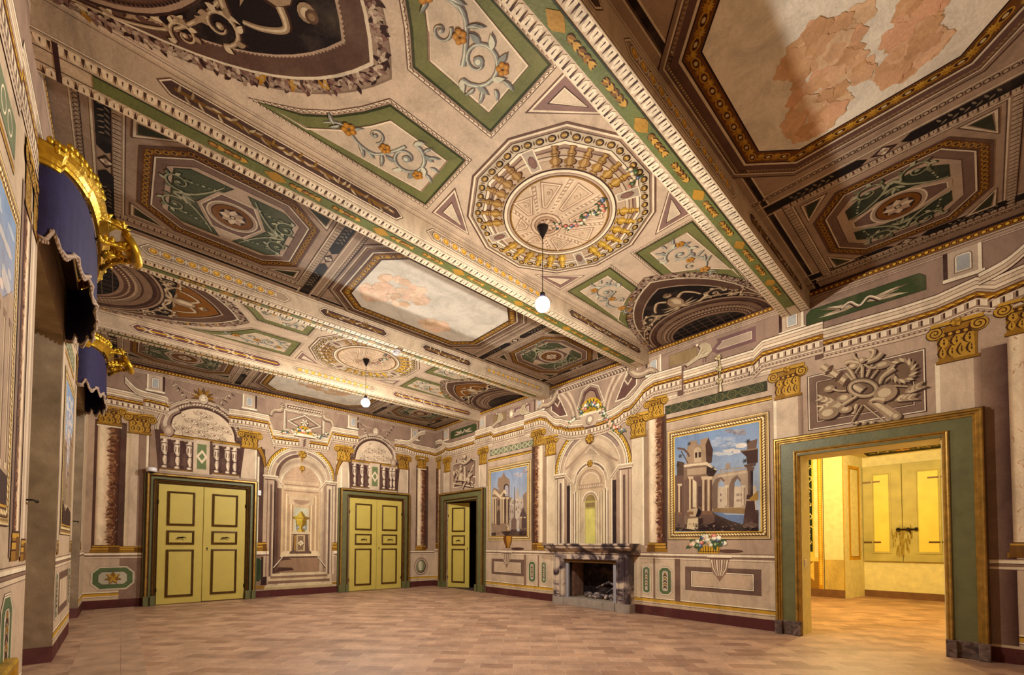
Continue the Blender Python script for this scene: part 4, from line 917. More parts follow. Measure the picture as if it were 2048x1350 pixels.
# cornice in its breaks, traced along its upper edge
cv.part('painted_cornice')
segs = [
 [W(*p) for p in ((2048,548),(1985,577),(1960,602),(1948,574+20),(1925,590),(1880,606),(1830,620),(1760,637),(1672,655),(1640,663))],
]
top = [(YF,4.47),(-.30,4.44),(-.12,4.40),(0.02,4.47),(.12,4.45),(.35,4.40),(.7,4.39),(1.1,4.40),(1.52,4.41)]
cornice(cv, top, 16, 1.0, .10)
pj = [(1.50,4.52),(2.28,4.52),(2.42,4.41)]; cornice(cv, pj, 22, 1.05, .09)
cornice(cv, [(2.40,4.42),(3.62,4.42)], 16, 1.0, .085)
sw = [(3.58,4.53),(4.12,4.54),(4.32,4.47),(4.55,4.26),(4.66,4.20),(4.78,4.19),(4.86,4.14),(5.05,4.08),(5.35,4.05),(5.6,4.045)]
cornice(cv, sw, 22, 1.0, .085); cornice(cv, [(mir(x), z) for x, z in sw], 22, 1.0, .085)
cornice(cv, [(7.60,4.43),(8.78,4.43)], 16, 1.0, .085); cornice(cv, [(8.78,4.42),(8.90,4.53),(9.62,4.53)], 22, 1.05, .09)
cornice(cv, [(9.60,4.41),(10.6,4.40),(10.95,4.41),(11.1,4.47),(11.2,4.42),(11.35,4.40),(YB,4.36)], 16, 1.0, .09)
cv.rect(1.50, 3.98, 1.60, 4.5, (120,92,84), 21); cv.rect(3.55, 3.98, 3.66, 4.5, (120,92,84), 21)
# corner volutes of the broken pediment
for P in ([(YF,4.78),(-.42,4.74),(-.22,4.58),(.0,4.50)], [(YB,4.60),(11.55,4.62),(11.35,4.60),(11.2,4.50),(11.05,4.44)]):
    cv.vstripes(smooth(P), [(.012,SH),(.04,HI),(.008,SH),(.045,(206,178,158)),(.01,SH),(.03,(220,194,174)),(.01,DK)], 20)
cv.part('painted_attic'); attic(cv, YF, YB, 4)
for m in (.12, 1.88, 4.12, 7.1, 9.3, 11.1): cv.part('painted_console#%d' % int(m*10)); console_panel(cv, m, 4.50, 4.86, 14, .15)
for a0, a1, fl in ((.44,1.70,1),(9.55,10.85,1)):
    cv.part('painted_green_frieze#%d' % int(a0*10))
    P = cc([(a0,4.50),(a1,4.50),(a1,4.68),(a1-.06,4.74),(a0+.06,4.74),(a0,4.68)]); cv.poly(P, (82,88,60), 10); cv.stripes(P, [(.01,DG)], 11, True)
    m = (a0+a1)/2; z = 4.61
    for s in (1,-1):
        for k in range(9): cv.leaf((m+s*.06,z-.02), (0 if s > 0 else pi)+s*(.02+k*.055)-s*.15, .30+.12*sin(k*1.3), .034, ((140,112,96),(206,182,160),(176,148,130))[k % 3], 12+k*.1, .02)
    cv.relief(smooth([(m-.2,z-.05),(m-.08,z+.04),(m+.02,z-.04),(m+.12,z+.05),(m+.22,z)]), [.03,.03], 14, (DK,(176,150,134),HI))
for a0, a1 in ((2.25,3.92),(7.28,8.92)):
    cv.part('painted_peacock_frieze#%d' % int(a0)); z0, z1 = 4.50, 4.84
    cv.rect(a0, z0, a1, z1, (158,128,116), 6)
    P = cc([(a0+.12,4.53),(a0+.72,4.53),(a0+.82,4.62),(a0+.70,4.72),(a0+.72,4.78),(a0+.12,4.78)]); cv.poly(P, (132,98,100), 7); Q = cv.off(P, .06, True); cv.poly(Q, (176,148,134), 8); cv.stripes(Q, [(.006,HI)], 9, True)
    P = cc([(a1-.62,4.55),(a1-.1,4.55),(a1-.1,4.78),(a1-.62,4.78)]); cv.poly(P, (150,122,92), 7); cv.stripes(P, [(.008,SH)], 8, True)
    for mm, s in (((a0+.95),1),) if a0 < 5 else (((a0+.35),-1),((a1-.35),1)):
        z = 4.5
        cv.poly([(mm+s*x,z+y) for x, y in ((-.16,.10),(-.12,.22),(-.04,.29),(.05,.30),(.10,.27),(.06,.2),(.12,.10),(.34,.0),(.30,-.05),(.08,.03),(-.06,.02))], (100,76,66), 13)
        cv.poly([(mm-s*.01+s*x,z+.01+y) for x, y in ((-.15,.10),(-.12,.21),(-.04,.28),(.04,.29),(.08,.26),(.05,.2),(.11,.10),(.33,.0),(.28,-.04),(.08,.03),(-.06,.03))], (184,160,136), 14)
        for k in range(5): cv.stroke([(mm+s*(.02-.03*k),z+.22-.03*k),(mm+s*(.10-.02*k),z+.08),(mm+s*.28,z-.01-.006*k)], [.006,.003], (120,94,80) if k % 2 else HI, 15)
        cv.blob((mm+s*.10,z+.29), .028, 15, (DK,ST,HI), (.004,-.006)); cv.leaf((mm+s*.12,z+.29), 0 if s > 0 else pi, .05, .014, GD, 17)
        for k in (-1,1): cv.stroke([(mm-s*.02+k*.02,z+.03),(mm-s*.02+k*.02,z-.05)], .01, SH, 14)
    if a0 > 5: 
        m = (a0+a1)/2; cv.blob((m,4.66), .09, 13, (DK,ST,HI), (.01,-.012), 12, .12)
        for k in range(8): cv.leaf((m,4.66), k*pi/4, .17, .04, (190,164,142), 12)
cv.part('painted_tassel'); tx, tz = W(1440,716)
cv.relief([W(1440,712),W(1441,784)], .022, 40, (DK,(150,124,92),(206,180,140)))
for p in ((1437,716),(1439,738),(1440,762)): cv.rosette(W(*p), .055, 6, (DK,(170,144,108),(214,190,150)), 43)
cv.relief([W(1441,766),W(1442,784)], [.03,.07], 41, (DK,(170,144,112),HI))
# the panelled dome over the arch
cv.part('painted_dome')
P = [(4.42,4.42),(4.55,4.30),(4.75,4.20),(5.0,4.10),(5.6,4.05),(6.2,4.10),(6.45,4.20),(6.65,4.30),(6.78,4.42),(6.85,4.86),(4.35,4.86)]
cv.poly(P, (170,140,126), 7)
for k, a in enumerate((-1.12,-.62,-.2,.2,.62,1.12)):
    x = MY+a; c = a*.55
    if k in (1,4): cv.stroke(bez((MY+a*.62,4.08),(MY+a*.72,4.5),(MY+a*1.25,4.82)), [.14,.20], (204,176,158), 8); cv.stroke(bez((MY+a*.62,4.08),(MY+a*.72,4.5),(MY+a*1.25,4.82)), [.05,.08], (170,140,124), 9); cv.beads(bez((MY+a*.62,4.08),(MY+a*.72,4.5),(MY+a*1.25,4.82)), .035, .009, DK, 10)
for s in (1,-1):
    P = cc([(MY+s*.62,4.20),(MY+s*.86,4.22),(MY+s*1.12,4.42),(MY+s*1.14,4.80),(MY+s*.92,4.80)]); cv.poly(P, (120,86,82), 8.5); cv.stripes(P, [(.02,HI),(.01,SH)], 9.5, True)
    D = cc([(MY+s*.92,4.46),(MY+s*1.06,4.62),(MY+s*.96,4.78),(MY+s*.82,4.60)]); cv.poly(D, (206,180,160), 11); cv.poly(cv.off(D, .03, True), (118,90,82), 12)
D = cc([(MY-.36,4.30),(MY,4.12),(MY+.36,4.30),(MY+.22,4.66),(MY,4.76),(MY-.22,4.66)]); cv.poly(D, (126,92,88), 9); cv.stripes(D, [(.02,HI),(.01,SH),(.03,(184,154,136)),(.012,SH)], 10, True); D2 = cv.off(D, .12, True); cv.poly(D2, (160,128,112), 10); cv.stripes(D2, [(.02,DK)], 11, True)
cv.rect(4.62, 4.74, 6.58, 4.88, (198,170,152), 12); cv.rect(4.70, 4.765, 6.50, 4.855, (110,84,78), 13)
def rope(p, u): cv.ell(p, .045, .024, (206,180,160), 14, 10, .7); cv.ell((p[0]+.012,p[1]-.004), .03, .012, (120,92,84), 15, 8, .7)
cv.along([(4.72,4.81),(6.48,4.81)], .075, rope)
for s in (1,-1):             # scroll brackets
    c3 = ((88,62,56),(158,130,114),(194,168,148))
    P = smooth([(MY+s*1.56,4.50),(MY+s*1.42,4.62),(MY+s*1.22,4.60),(MY+s*1.06,4.66),(MY+s*.98,4.80)]); cv.relief(P, [.10,.16], 16, c3, (0,-.02))
    cv.scroll((MY+s*1.04,4.82), .085, 0, 1.6, s, .022, c3, 19, (.006,-.008), False); cv.scroll((MY+s*1.52,4.56), .06, 0, 1.5, -s, .018, c3, 19, (.006,-.008), False)
cv.part('painted_keystone_basket')
cv.poly([(MY-.26,4.10),(MY+.26,4.10),(MY+.13,3.80),(MY-.13,3.80)], (120,92,84), 30); cv.poly([(MY-.26,4.13),(MY+.28,4.13),(MY+.16,3.84),(MY-.16,3.84)], (196,168,150), 31); cv.rect(MY-.30, 4.09, MY+.30, 4.15, HI, 32); cv.blob((MY,3.98), .10, 32, (SH,(176,148,132),HI), (.01,-.012), 12, .11)
cv.poly(arc((MY-.02,4.14), .30, .30, 0, pi, 22), (206,160,40), 33)
for k in range(9): a = pi*(k+.5)/9; cv.stroke([(MY-.02,4.16),(MY-.02+.28*cos(a),4.14+.28*sin(a))], [.004,.02], GD, 34)
cv.flowers([(MY+.3,4.16),(MY+.1,4.28),(MY-.08,4.30),(MY-.22,4.2)], .05, .05, 35, 8)
cv.flowers([(MY+.42,4.08),(MY+.62,3.98),(MY+.6,4.0)], .05, .04, 40, 18)
cv.flowers(smooth([(MY-.34,4.16),(MY-.38,4.02),(MY-.46,3.86),(MY-.56,3.72),(MY-.72,3.62),(MY-.84,3.56)]), .05, .045, 40, 9)
# trophy of instruments over the big doorway (points read off the photograph onto the wall plane)
cv.part('painted_trophy#1')
a0, a1, b0, b1 = .46, 1.70, 2.97, 3.77
cv.rect(a0, b0, a1, b1, (160,130,118), 5); Pq = cc([(a0,b0),(a1,b0),(a1,b1),(a0,b1)]); cv.stripes(Pq, [(.01,DK),(.012,HI),(.08,(134,106,96)),(.006,DK),(.012,(196,168,150)),(.01,DK)], 6, True); cv.poly(cv.off(Pq, .13, True), (134,106,90), 6)
t = lambda x, y: W(1600+x/5.627, 640+y/5.627)
c3 = ((84,60,52), (162,134,114), (202,176,150)); sh = (-.02,-.02)
def TR(P, w, L, sm=False): P = [t(*p) for p in P]; cv.relief(smooth(P) if sm else P, w, L, c3, sh)
def TE(x, y, r, L, ry=None): cv.blob(t(x, y), r, L, c3, sh, 18, ry)
TR([(250,520),(560,720),(700,800)], [.10,.12], 8); TR([(800,900),(1070,1090)], [.10,.13], 8); TE(1085,1085,.05,12)
for p in ((330,565),(440,640),(530,700)): q = t(*p); cv.ell(q, .03, .075, (110,82,70), 12, 10, .6)
TR([(560,560),(640,700)], [.05,.03], 11); TR([(560,560),(545,530)], [.05,.11], 11); TR([(520,600),(600,690)], .035, 10)
TR([(700,480),(700,660)], [.05,.03], 11); TR([(700,480),(620,600)], [.03,.01], 12); TR([(700,480),(790,540),(860,530)], [.02,.04], 12, True)
TR([(600,370),(620,430),(700,465),(800,430),(830,350),(780,340)], [.03,.06], 13, True); TR([(500,500),(560,470),(700,480),(850,440),(920,370)], [.06,.07], 12, True); TE(700,455,.04,15)
TR([(820,480),(750,640)], .035, 9); TR([(880,560),(800,660)], [.02,.03], 10); TE(930,505,.09,11,.05); TE(600,520,.06,12,.045)
TR([(1060,540),(930,640),(900,720)], [.08,.03], 12, True); TR([(940,700),(1040,620)], .04, 10)
for k in range(20):
    a = 2*pi*k/20; p = (1150+95*cos(a), 570+100*sin(a)); q = t(*p)
    cv.leaf((q[0]+sh[0],q[1]+sh[1]), a*1.0+2.2, .10, .04, c3[0], 11); cv.leaf(q, a+2.2, .095, .034, c3[1 if k % 2 else 2], 12)
cv.stripes([t(710+190*cos(a), 770+120*sin(a)) for a in (2*pi*k/36 for k in range(36))], [(.012,c3[0]),(.02,c3[1]),(.014,c3[2]),(.014,c3[1]),(.01,c3[0])], 16, True)
TE(330,775,.065,14,.05); TR([(370,780),(440,800),(520,800)], [.03,.02], 14); TE(960,825,.12,18,.11); TR([(960,900),(860,890),(790,915)], [.10,.03], 17, True)
TR([(330,1040),(440,960),(500,880)], [.18,.13], 18); TE(320,1050,.12,19,.09); TE(500,880,.085,20,.06); TR([(480,960),(640,860)], [.05,.03], 23); TE(515,1010,.075,21,.05)
TR([(640,950),(600,1060)], .045, 17); TR([(700,960),(580,1160)], .014, 17); TR([(720,960),(960,1150)], [.018,.02], 17); TR([(580,1165),(860,1140)], .012, 18)
for x in (640,725,810): TE(x, 1160, .026, 19)
TR([(340,560),(260,610),(380,650)], .018, 11, True); TR([(1000,740),(1220,750)], [.014,.02], 10)
for (x0,y0,x1,y1,n) in ((1060,900,1270,880,7),(1180,820,1350,750,7),(400,920,230,870,6),(350,950,240,980,4)):
    for k in range(n):
        f = k/n; q = t(x0+(x1-x0)*f, y0+(y1-y0)*f); an = atan2(-(y1-y0), -(x1-x0)*-1 if 0 else (x0-x1))
        for s in (.5,-.5): cv.leaf((q[0]+sh[0],q[1]+sh[1]), an+s, .10, .035, c3[0], 12); cv.leaf(q, an+s, .095, .03, c3[2 if k % 2 else 1], 13)
# trophy over the small doorway
cv.part('painted_trophy#2')
a0, a1, b0, b1 = 9.55, 10.72, 2.98, 3.74
cv.rect(a0, b0, a1, b1, (150,120,108), 5); Pq = cc([(a0,b0),(a1,b0),(a1,b1),(a0,b1)]); cv.stripes(Pq, [(.012,SH),(.02,HI),(.06,(140,112,102)),(.01,SH)], 6, True)
t = lambda x, y: W(850+x/3, 800+y/3); c3 = ((84,60,52),(172,144,126),(214,188,166)); sh = (-.03,-.03)
TE(215,465,.14,9,.20); TR([(180,480),(240,485)], .03, 13); TR([(240,400),(240,490)], [.10,.16], 12); TR([(175,510),(240,330)], .05, 9); TR([(170,500),(290,520)], .05, 9); TR([(190,420),(290,500)], .05, 10); TR([(285,410),(225,530)], .05, 11)
TR([(200,350),(215,375),(240,380),(265,360),(275,345)], [.06,.08], 12, True); TE(238,340,.09,14,.07); TE(175,440,.07,12,.09); TR([(285,440),(255,470)], .07, 12); TE(262,480,.07,14,.10); TE(215,415,.08,13)
for k in range(26): q = t(160+random.Random(k).uniform(0,135), 350+random.Random(k+40).uniform(0,170)); cv.leaf(q, k*1.7, .13, .045, c3[k % 3], 11)
build_cv(cv, wr)
# ------------------------------------------------------------------ ruin pictures on the right wall (painted, in painted gilt frames)
def pic_frame(cv, a0, b0, a1, b1, L):
    P = cc([(a0,b0),(a1,b0),(a1,b1),(a0,b1)])
    cv.stripes(P, [(.008,DK),(.012,(226,196,150)),(.03,(196,160,112)),(.006,DK),(.05,(120,84,46)),(.006,DK),(.016,GL),(.01,(236,204,130))], L, True)
    def rp(p, u): a = atan2(u[1], u[0]); cv.ell(p, .026, .013, (236,212,172), L+1, 8, a+.6); cv.ell((p[0]+u[0]*.02,p[1]+u[1]*.02), .010, .012, (190,140,58), L+1, 6, a)
    cv.along(cv.off(P, .082, True), .045, rp, True); cv.beads(cv.off(P, .038, True), .03, .009, (150,112,66), L+1, True)
def column_s(cv, f, x, y0, y1, w, L, c=((206,178,150),(150,118,98),(90,66,60))):
    cv.poly([f(x-w/2,y0),f(x,y0),f(x,y1),f(x-w/2,y1)], c[0], L); cv.poly([f(x,y0),f(x+w/2,y0),f(x+w/2,y1),f(x,y1)], [c[1],c[2],c[2],c[1]], L)
    cv.poly([f(x-w*.8,y0),f(x+w*.8,y0),f(x+w*.6,y0+w*.8),f(x-w*.6,y0+w*.8)], c[0], L+1); cv.poly([f(x-w*.8,y1),f(x+w*.8,y1),f(x+w*.7,y1-w*.9),f(x-w*.7,y1-w*.9)], c[1], L+1)
pc = Cv(lambda a, b, d: (XR-d, a, b)); pc.part('picture_frame'); pic_frame(pc, 2.20, 1.40, 3.86, 3.38, 20)
pc.part('ruins_view'); f = lambda x, y: W(1340+x/6.135, 860+y/6.135)
pc.poly([(2.34,1.54),(3.72,1.54),(3.72,3.24),(2.34,3.24)], [(176,178,196),(176,178,196),(126,146,190),(134,150,190)], 20)
rnd = random.Random(5)
def cloud(pc, f, x, y, w, h, col, L, n=14):
    for k in range(n):
        q = f(x+rnd.uniform(-w,w), y+rnd.uniform(-h,h)); pc.ell(q, rnd.uniform(.03,.07), rnd.uniform(.012,.03), mixc(col,(214,206,206),rnd.uniform(0,.4)), L, 10)
cloud(pc, f, 800, 30, 110, 22, (132,124,140), 21); cloud(pc, f, 760, 250, 70, 25, (206,190,196), 21); cloud(pc, f, 880, 190, 30, 15, (214,200,200), 21); cloud(pc, f, 650, 290, 100, 8, (176,178,196), 21); cloud(pc, f, 640, 150, 160, 60, (150,160,196), 20.6, 30)
pc.poly([f(60,1010),f(1090,980),f(1090,1240),f(60,1240)], (104,82,74), 21.5)
pc.poly([f(500,700),f(1060,690),f(1060,980),f(500,980)], (200,176,160), 21.6)
for x in (820,840,700,620,870): pc.rect(*f(x,780), *f(x+14,810), (130,108,100), 21.8); pc.rect(*f(x,850), *f(x+14,880), (130,108,100), 21.8)
# bridge of arches
pc.poly([f(515,560),f(600,530),f(960,480),f(960,980),f(880,980),f(880,700),f(860,620),f(820,600),f(790,650),f(785,980),f(680,980),f(675,690),f(650,610),f(610,640),f(590,700),f(590,980),f(515,980)], (176,150,134), 22)
pc.poly([f(520,690),f(560,600),f(630,570),f(680,620),f(660,640),f(625,600),f(590,660),f(585,960),f(520,960)], (134,108,98), 22.5); pc.poly([f(725,700),f(760,600),f(830,555),f(880,620),f(868,640),f(830,590),f(795,650),f(785,950),f(725,950)], (134,108,98), 22.5)
for x in (700,905): column_s(pc, f, x, 680, 960, 34, 23, ((206,182,162),(176,150,134),(140,114,102)))
pc.poly([f(590,560),f(940,500),f(940,530),f(590,560-25+50)], (196,170,150), 23)
for k in range(12): x = 620+k*27; pc.rect(*f(x,515-k*4), *f(x+10,480-k*3), (150,124,112), 23.2)
pc.stroke([f(600,512),f(950,455)], .012, (190,164,144), 23.4); pc.poly([f(680,480),f(690,410),f(735,405),f(745,470)], (170,144,130), 24)
pc.poly([f(530,960),f(940,950),f(930,1035),f(640,1030),f(530,1005)], (150,120,88), 23); pc.poly([f(525,1010),f(915,1030),f(900,1160),f(780,1130),f(690,1090),f(600,1050)], (112,128,170), 23.5); pc.poly([f(640,1020),f(920,1030),f(910,1045),f(690,1040)], (160,168,190), 23.7)
# left ruin
pc.poly([f(65,560),f(180,540),f(180,1240),f(70,1240)], (120,94,86), 24); pc.poly([f(90,380),f(180,400),f(190,560),f(90,560)], (104,82,72), 24.5)
pc.poly([f(170,430),f(460,400),f(520,450),f(580,500),f(520,600),f(520,1150),f(180,1160)], (140,112,98), 25)
pc.poly([f(200,430),f(215,200),f(245,190),f(250,135),f(335,130),f(340,180),f(380,175),f(375,120),f(475,92),f(530,240),f(515,400),f(460,420)], (166,136,116), 25.5)
pc.poly([f(440,180),f(475,95),f(530,240),f(515,400),f(450,410)], (96,70,62), 26); pc.poly([f(300,400)]+[f(345+45*cos(a),265-55*sin(a)) for a in (pi-k*pi/8 for k in range(9))]+[f(390,400)], (190,162,140), 26); pc.rect(*f(312,345), *f(338,275), (74,54,50), 26.5); pc.rect(*f(355,340), *f(385,270), (84,62,56), 26.5)
pc.stroke([f(95,225),f(170,235),f(220,280),f(240,330)], .035, (120,94,84), 26); pc.stroke([f(140,260),f(225,410)], .014, (90,66,58), 26.2)
pc.poly([f(170,430),f(460,395),f(580,490),f(530,530),f(450,430),f(300,440),f(180,460)], (214,188,164), 27); pc.poly([f(460,440),f(575,500),f(515,600),f(450,540)], (74,52,48), 27.2); pc.poly([f(215,480),f(450,455),f(450,540),f(215,560)], (176,148,128), 26.8)
pc.poly([f(180,620),f(240,580),f(400,560),f(400,1060),f(180,1060)], (128,100,90), 26.5); pc.poly([f(280,600),f(330,640),f(330,950),f(280,950)], (214,188,160), 27); pc.rect(*f(350,940), *f(392,690), (104,80,74), 27)
for x, w in ((125,36),(260,44),(425,50),(490,50)): column_s(pc, f, x, 570 if x > 200 else 660, 1040, w, 28, ((206,176,150),(140,104,84),(92,64,56)))
pc.poly([f(380,1030),f(550,1040),f(545,1160),f(390,1150)], (120,92,84), 28.5)
pc.poly([f(225,1090),f(350,1080),f(350,1240),f(205,1240)], (206,180,150), 29); pc.poly([f(350,1080),f(410,1085),f(410,1200),f(350,1240)], (84,60,56), 29); pc.poly([f(215,990),f(330,950),f(350,990),f(320,1060),f(250,1060)], (190,162,136), 29.5); pc.poly([f(350,960),f(400,1000),f(360,1070),f(320,1060)], (58,38,42), 29.6)
# right ruin
pc.poly([f(860,255),f(1060,225),f(1075,110),f(950,150),f(950,240)], (124,98,88), 25); pc.poly([f(860,255),f(1080,220),f(1080,400),f(950,420),f(940,330)], (92,68,62), 25.5); pc.stroke([f(865,260),f(1080,228)], .02, (150,122,106), 26)
pc.poly([f(905,430),f(1060,405),f(1050,440),f(930,460)], (110,84,76), 26); column_s(pc, f, 990, 450, 850, 62, 26, ((120,92,82),(90,66,60),(66,46,44)))
pc.poly([f(960,860),f(1085,740),f(1085,860),f(1010,870)], (170,130,70), 27.5); pc.poly([f(940,870),f(1040,870),f(1050,1000),f(1085,1030),f(1085,1240),f(890,1240),f(920,1010)], (96,70,66), 27); pc.poly([f(890,1180),f(1000,1120),f(1060,1150),f(1060,1240),f(890,1240)], (120,94,88), 28)
pc.poly([f(70,1240),f(80,1190),f(300,1225),f(560,1130),f(720,1150),f(900,1180),f(1090,1200),f(1090,1240)], (70,50,50), 30); pc.poly([f(560,1050),f(640,1080),f(800,1130),f(900,1160),f(820,1190),f(560,1160)], (78,58,54), 30)
for k in range(60): q = f(rnd.uniform(80,1080), rnd.uniform(1150,1235)); pc.ell(q, rnd.uniform(.01,.03), .008, rnd.choice([(120,96,88),(60,42,44),(150,122,106)]), 31, 6)
for x, y in ((330,1180),(530,470),(960,140),(100,430),(130,320),(920,380),(240,170)):
    for k in range(6): q = f(x, y); pc.leaf(q, k*1.05, .045, .012, (84,70,58), 31)
o = pc.build(None); frm = o['picture_frame']; o['ruins_view'].parent = frm
frm.name = 'ruins_painting'; T(frm, 'large gilt-framed wall painting of ruins with a river bridge, left of the big doorway', 'painting', 'framed ruin views')
pc = Cv(lambda a, b, d: (XR-d, a, b)); pc.part('picture_frame'); pic_frame(pc, 7.37, 1.40, 9.04, 3.38, 20)
pc.part('ruins_view'); f = lambda x, y: W(970+x/7.11, 910+y/7.11)
pc.poly([(7.50,1.54),(8.90,1.54),(8.90,3.24),(7.50,3.24)], [(186,180,190),(186,180,190),(140,152,190),(140,152,190)], 20)
cloud(pc, f, 480, 280, 60, 25, (160,150,170), 21); cloud(pc, f, 570, 220, 25, 25, (150,140,156), 21)
for x0, x1, y in ((350,440,640),(440,490,560),(480,550,620),(340,420,740)): pc.poly([f(x0,1050),f(x1,1050),f(x1,y),f((x0+x1)/2,y-25),f(x0,y)], mixc((196,176,166),(170,148,140),rnd.random()), 22+rnd.random()*.5)
pc.poly([f(440,620),f(450,520),f(465,455),f(480,520),f(490,620)], (176,156,150), 22.2)
for k in range(30): q = f(rnd.uniform(350,540), rnd.uniform(660,1000)); pc.rect(q[0], q[1], q[0]+.03, q[1]+.05, (140,118,112), 23)
pc.poly([f(545,570),f(600,510),f(600,1140),f(560,1140)], (150,124,112), 23.5); pc.poly([f(500,860),f(545,740),f(600,860),f(600,1150),f(495,1150)], (104,82,80), 24); column_s(pc, f, 520, 880, 1060, 20, 24.5); column_s(pc, f, 570, 880, 1060, 20, 24.5)
pc.poly([f(415,900),f(420,450),f(428,450),f(436,900)], [(104,82,80),(104,82,80),(140,116,106),(150,126,114)], 25); pc.poly([f(375,1060),f(380,920),f(400,900),f(440,900),f(455,920),f(450,1060)], (130,104,96), 25.5); pc.poly([f(365,1060),f(460,1060),f(460,1090),f(365,1090)], (96,74,70), 25.6)
pc.poly([f(95,1110),f(100,540),f(130,460),f(210,500),f(180,440),f(195,320),f(225,320),f(240,310),f(270,250),f(300,310),f(355,350),f(355,600),f(385,610),f(350,700),f(350,1080)], (150,122,106), 24)
pc.poly([f(265,1080),f(265,560),f(300,520),f(350,600),f(350,1080)], (104,80,74), 24.5); pc.poly([f(275,590)]+[f(308+38*cos(a),460-50*sin(a)) for a in (pi-k*pi/8 for k in range(9))]+[f(345,590)], (90,68,62), 25); pc.poly([f(288,590)]+[f(314+26*cos(a),470-40*sin(a)) for a in (pi-k*pi/8 for k in range(9))]+[f(340,590)], (170,156,168), 25.3)
pc.poly([f(100,560),f(140,490),f(220,570),f(280,490),f(320,550),f(290,560),f(270,530),f(220,620),f(150,560)], (206,178,152), 25.6); pc.poly([f(175,1060),f(175,800),f(200,770),f(220,800),f(225,1060)], (104,80,74), 25.5); pc.poly([f(180,700),f(190,640),f(215,640),f(215,700),f(200,740)], (110,86,78), 25.5)
for x, w in ((128,30),(160,22),(240,26),(272,34),(325,30)): column_s(pc, f, x, 600, 1000, w, 26)
pc.poly([f(95,1000),f(350,990),f(350,1080),f(95,1120)], (150,122,106), 26.5); pc.poly([f(95,1150),f(95,1110),f(250,1090),f(350,1080),f(600,1090),f(600,1150)], (84,62,58), 27); pc.poly([f(160,1150),f(160,1100),f(240,1095),f(290,1150)], (150,122,106), 28)
for k in range(40): q = f(rnd.uniform(100,590), rnd.uniform(1095,1145)); pc.ell(q, rnd.uniform(.01,.03), .009, rnd.choice([(130,104,96),(60,42,44)]), 29, 6)
o = pc.build(None); frm = o['picture_frame']; o['ruins_view'].parent = frm
frm.name = 'ruins_painting'; T(frm, 'gilt-framed wall painting of ruins with an obelisk, beside the small half-open doorway', 'painting', 'framed ruin views')
# ------------------------------------------------------------------ back wall fresco
cv = Cv(lambda a, b, d: (a, YB-d, b)); W = WB; MX = 3.42
def mx(a): return 2*MX-a
cv.part('painted_wall_ground'); cv.rect(XL, 0, XR, 4.3, (180,150,134), 1)
cv.part('painted_dado')
dado(cv, [(XL,.36,0),(2.38,2.66,1),(4.18,4.36,1),(6.45,XR,0)], 6, 1.12)
cv.rect(-.02, .17, .36, 1.0, (150,120,108), 7)
cv.part('painted_dado_panel#1'); octpanel(cv, -.44, .36, .22, .84, 9, orn='flower')
cv.part('painted_dado_panel#2')
cv.ell((6.92,.62), .24, .27, SH, 9, 24); cv.ell((6.92,.62), .225, .25, (186,158,142), 10, 24); cv.ell((6.92,.62), .17, .2, DK, 11, 24); cv.ell((6.91,.63), .15, .18, (142,140,110), 12, 24); cv.ell((6.9,.64), .07, .15, (206,190,170), 13, 14)
for a0, a1, s in ((2.44,2.54,1),(4.28,4.36,1)): cv.rect(a0, .42, a1, .92, (84,98,62), 9); cv.stripes(cc([(a0,.42),(a1,.42),(a1,.92),(a0,.92)]), [(.008,HI),(.006,DK)], 10, True)
cv.part('painted_frieze'); cv.rect(XL, 3.62, XR, 4.35, (184,154,138), 3)
# columns and pilasters
for a0, a1, dk, nm in ((-.40,-.06,1,0),(6.76,7.06,1,1)):
    cv.part('painted_column#%d' % nm); cv.rect(a0-.04, 1.16, a1+.09, 3.75, (104,76,68), 8)
    marble_col(cv, a0, a1, 1.25, 3.68, dk, 10, 20+nm); cv.rect(a0-.02, 3.66, a1+.02, 3.69, GO, 13); cv.rect(a0-.015, 3.63, a1+.015, 3.655, HI, 13)
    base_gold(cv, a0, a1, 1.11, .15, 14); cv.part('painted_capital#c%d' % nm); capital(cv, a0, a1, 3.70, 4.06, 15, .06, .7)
for a0, a1, nm, lit in ((.06,.40,0,.8),(2.06,2.40,1,1.1),(4.30,4.66,2,1.1),(6.12,6.46,3,.6)):
    cv.part('painted_pilaster#%d' % nm); lo = 1.12 if nm == 0 else 2.85
    cv.rect(a0-.10 if nm == 0 else a0, lo, a1+.06, 3.62, (202,174,156), 6); cv.rect(a1-.02, lo, a1+.04, 3.62, (134,104,94), 7); cv.rect(a1-.05, lo, a1-.02, 3.62, HI, 7)
    if nm == 0:
        cv.vgrad(-.02, 1.25, .10, 3.6, [(228,206,168),(212,186,160),(190,160,140)], 8); cv.rect(.22, 1.25, .34, 3.6, (150,120,108), 8); cv.rect(.40, 2.7, .56, 3.7, (160,130,116), 8)
        base_gold(cv, -.02, .34, 1.11, .13, 9)
    cv.part('painted_capital#%d' % nm); capital(cv, a0, a1, 3.60, 4.0, 15, .05, lit)
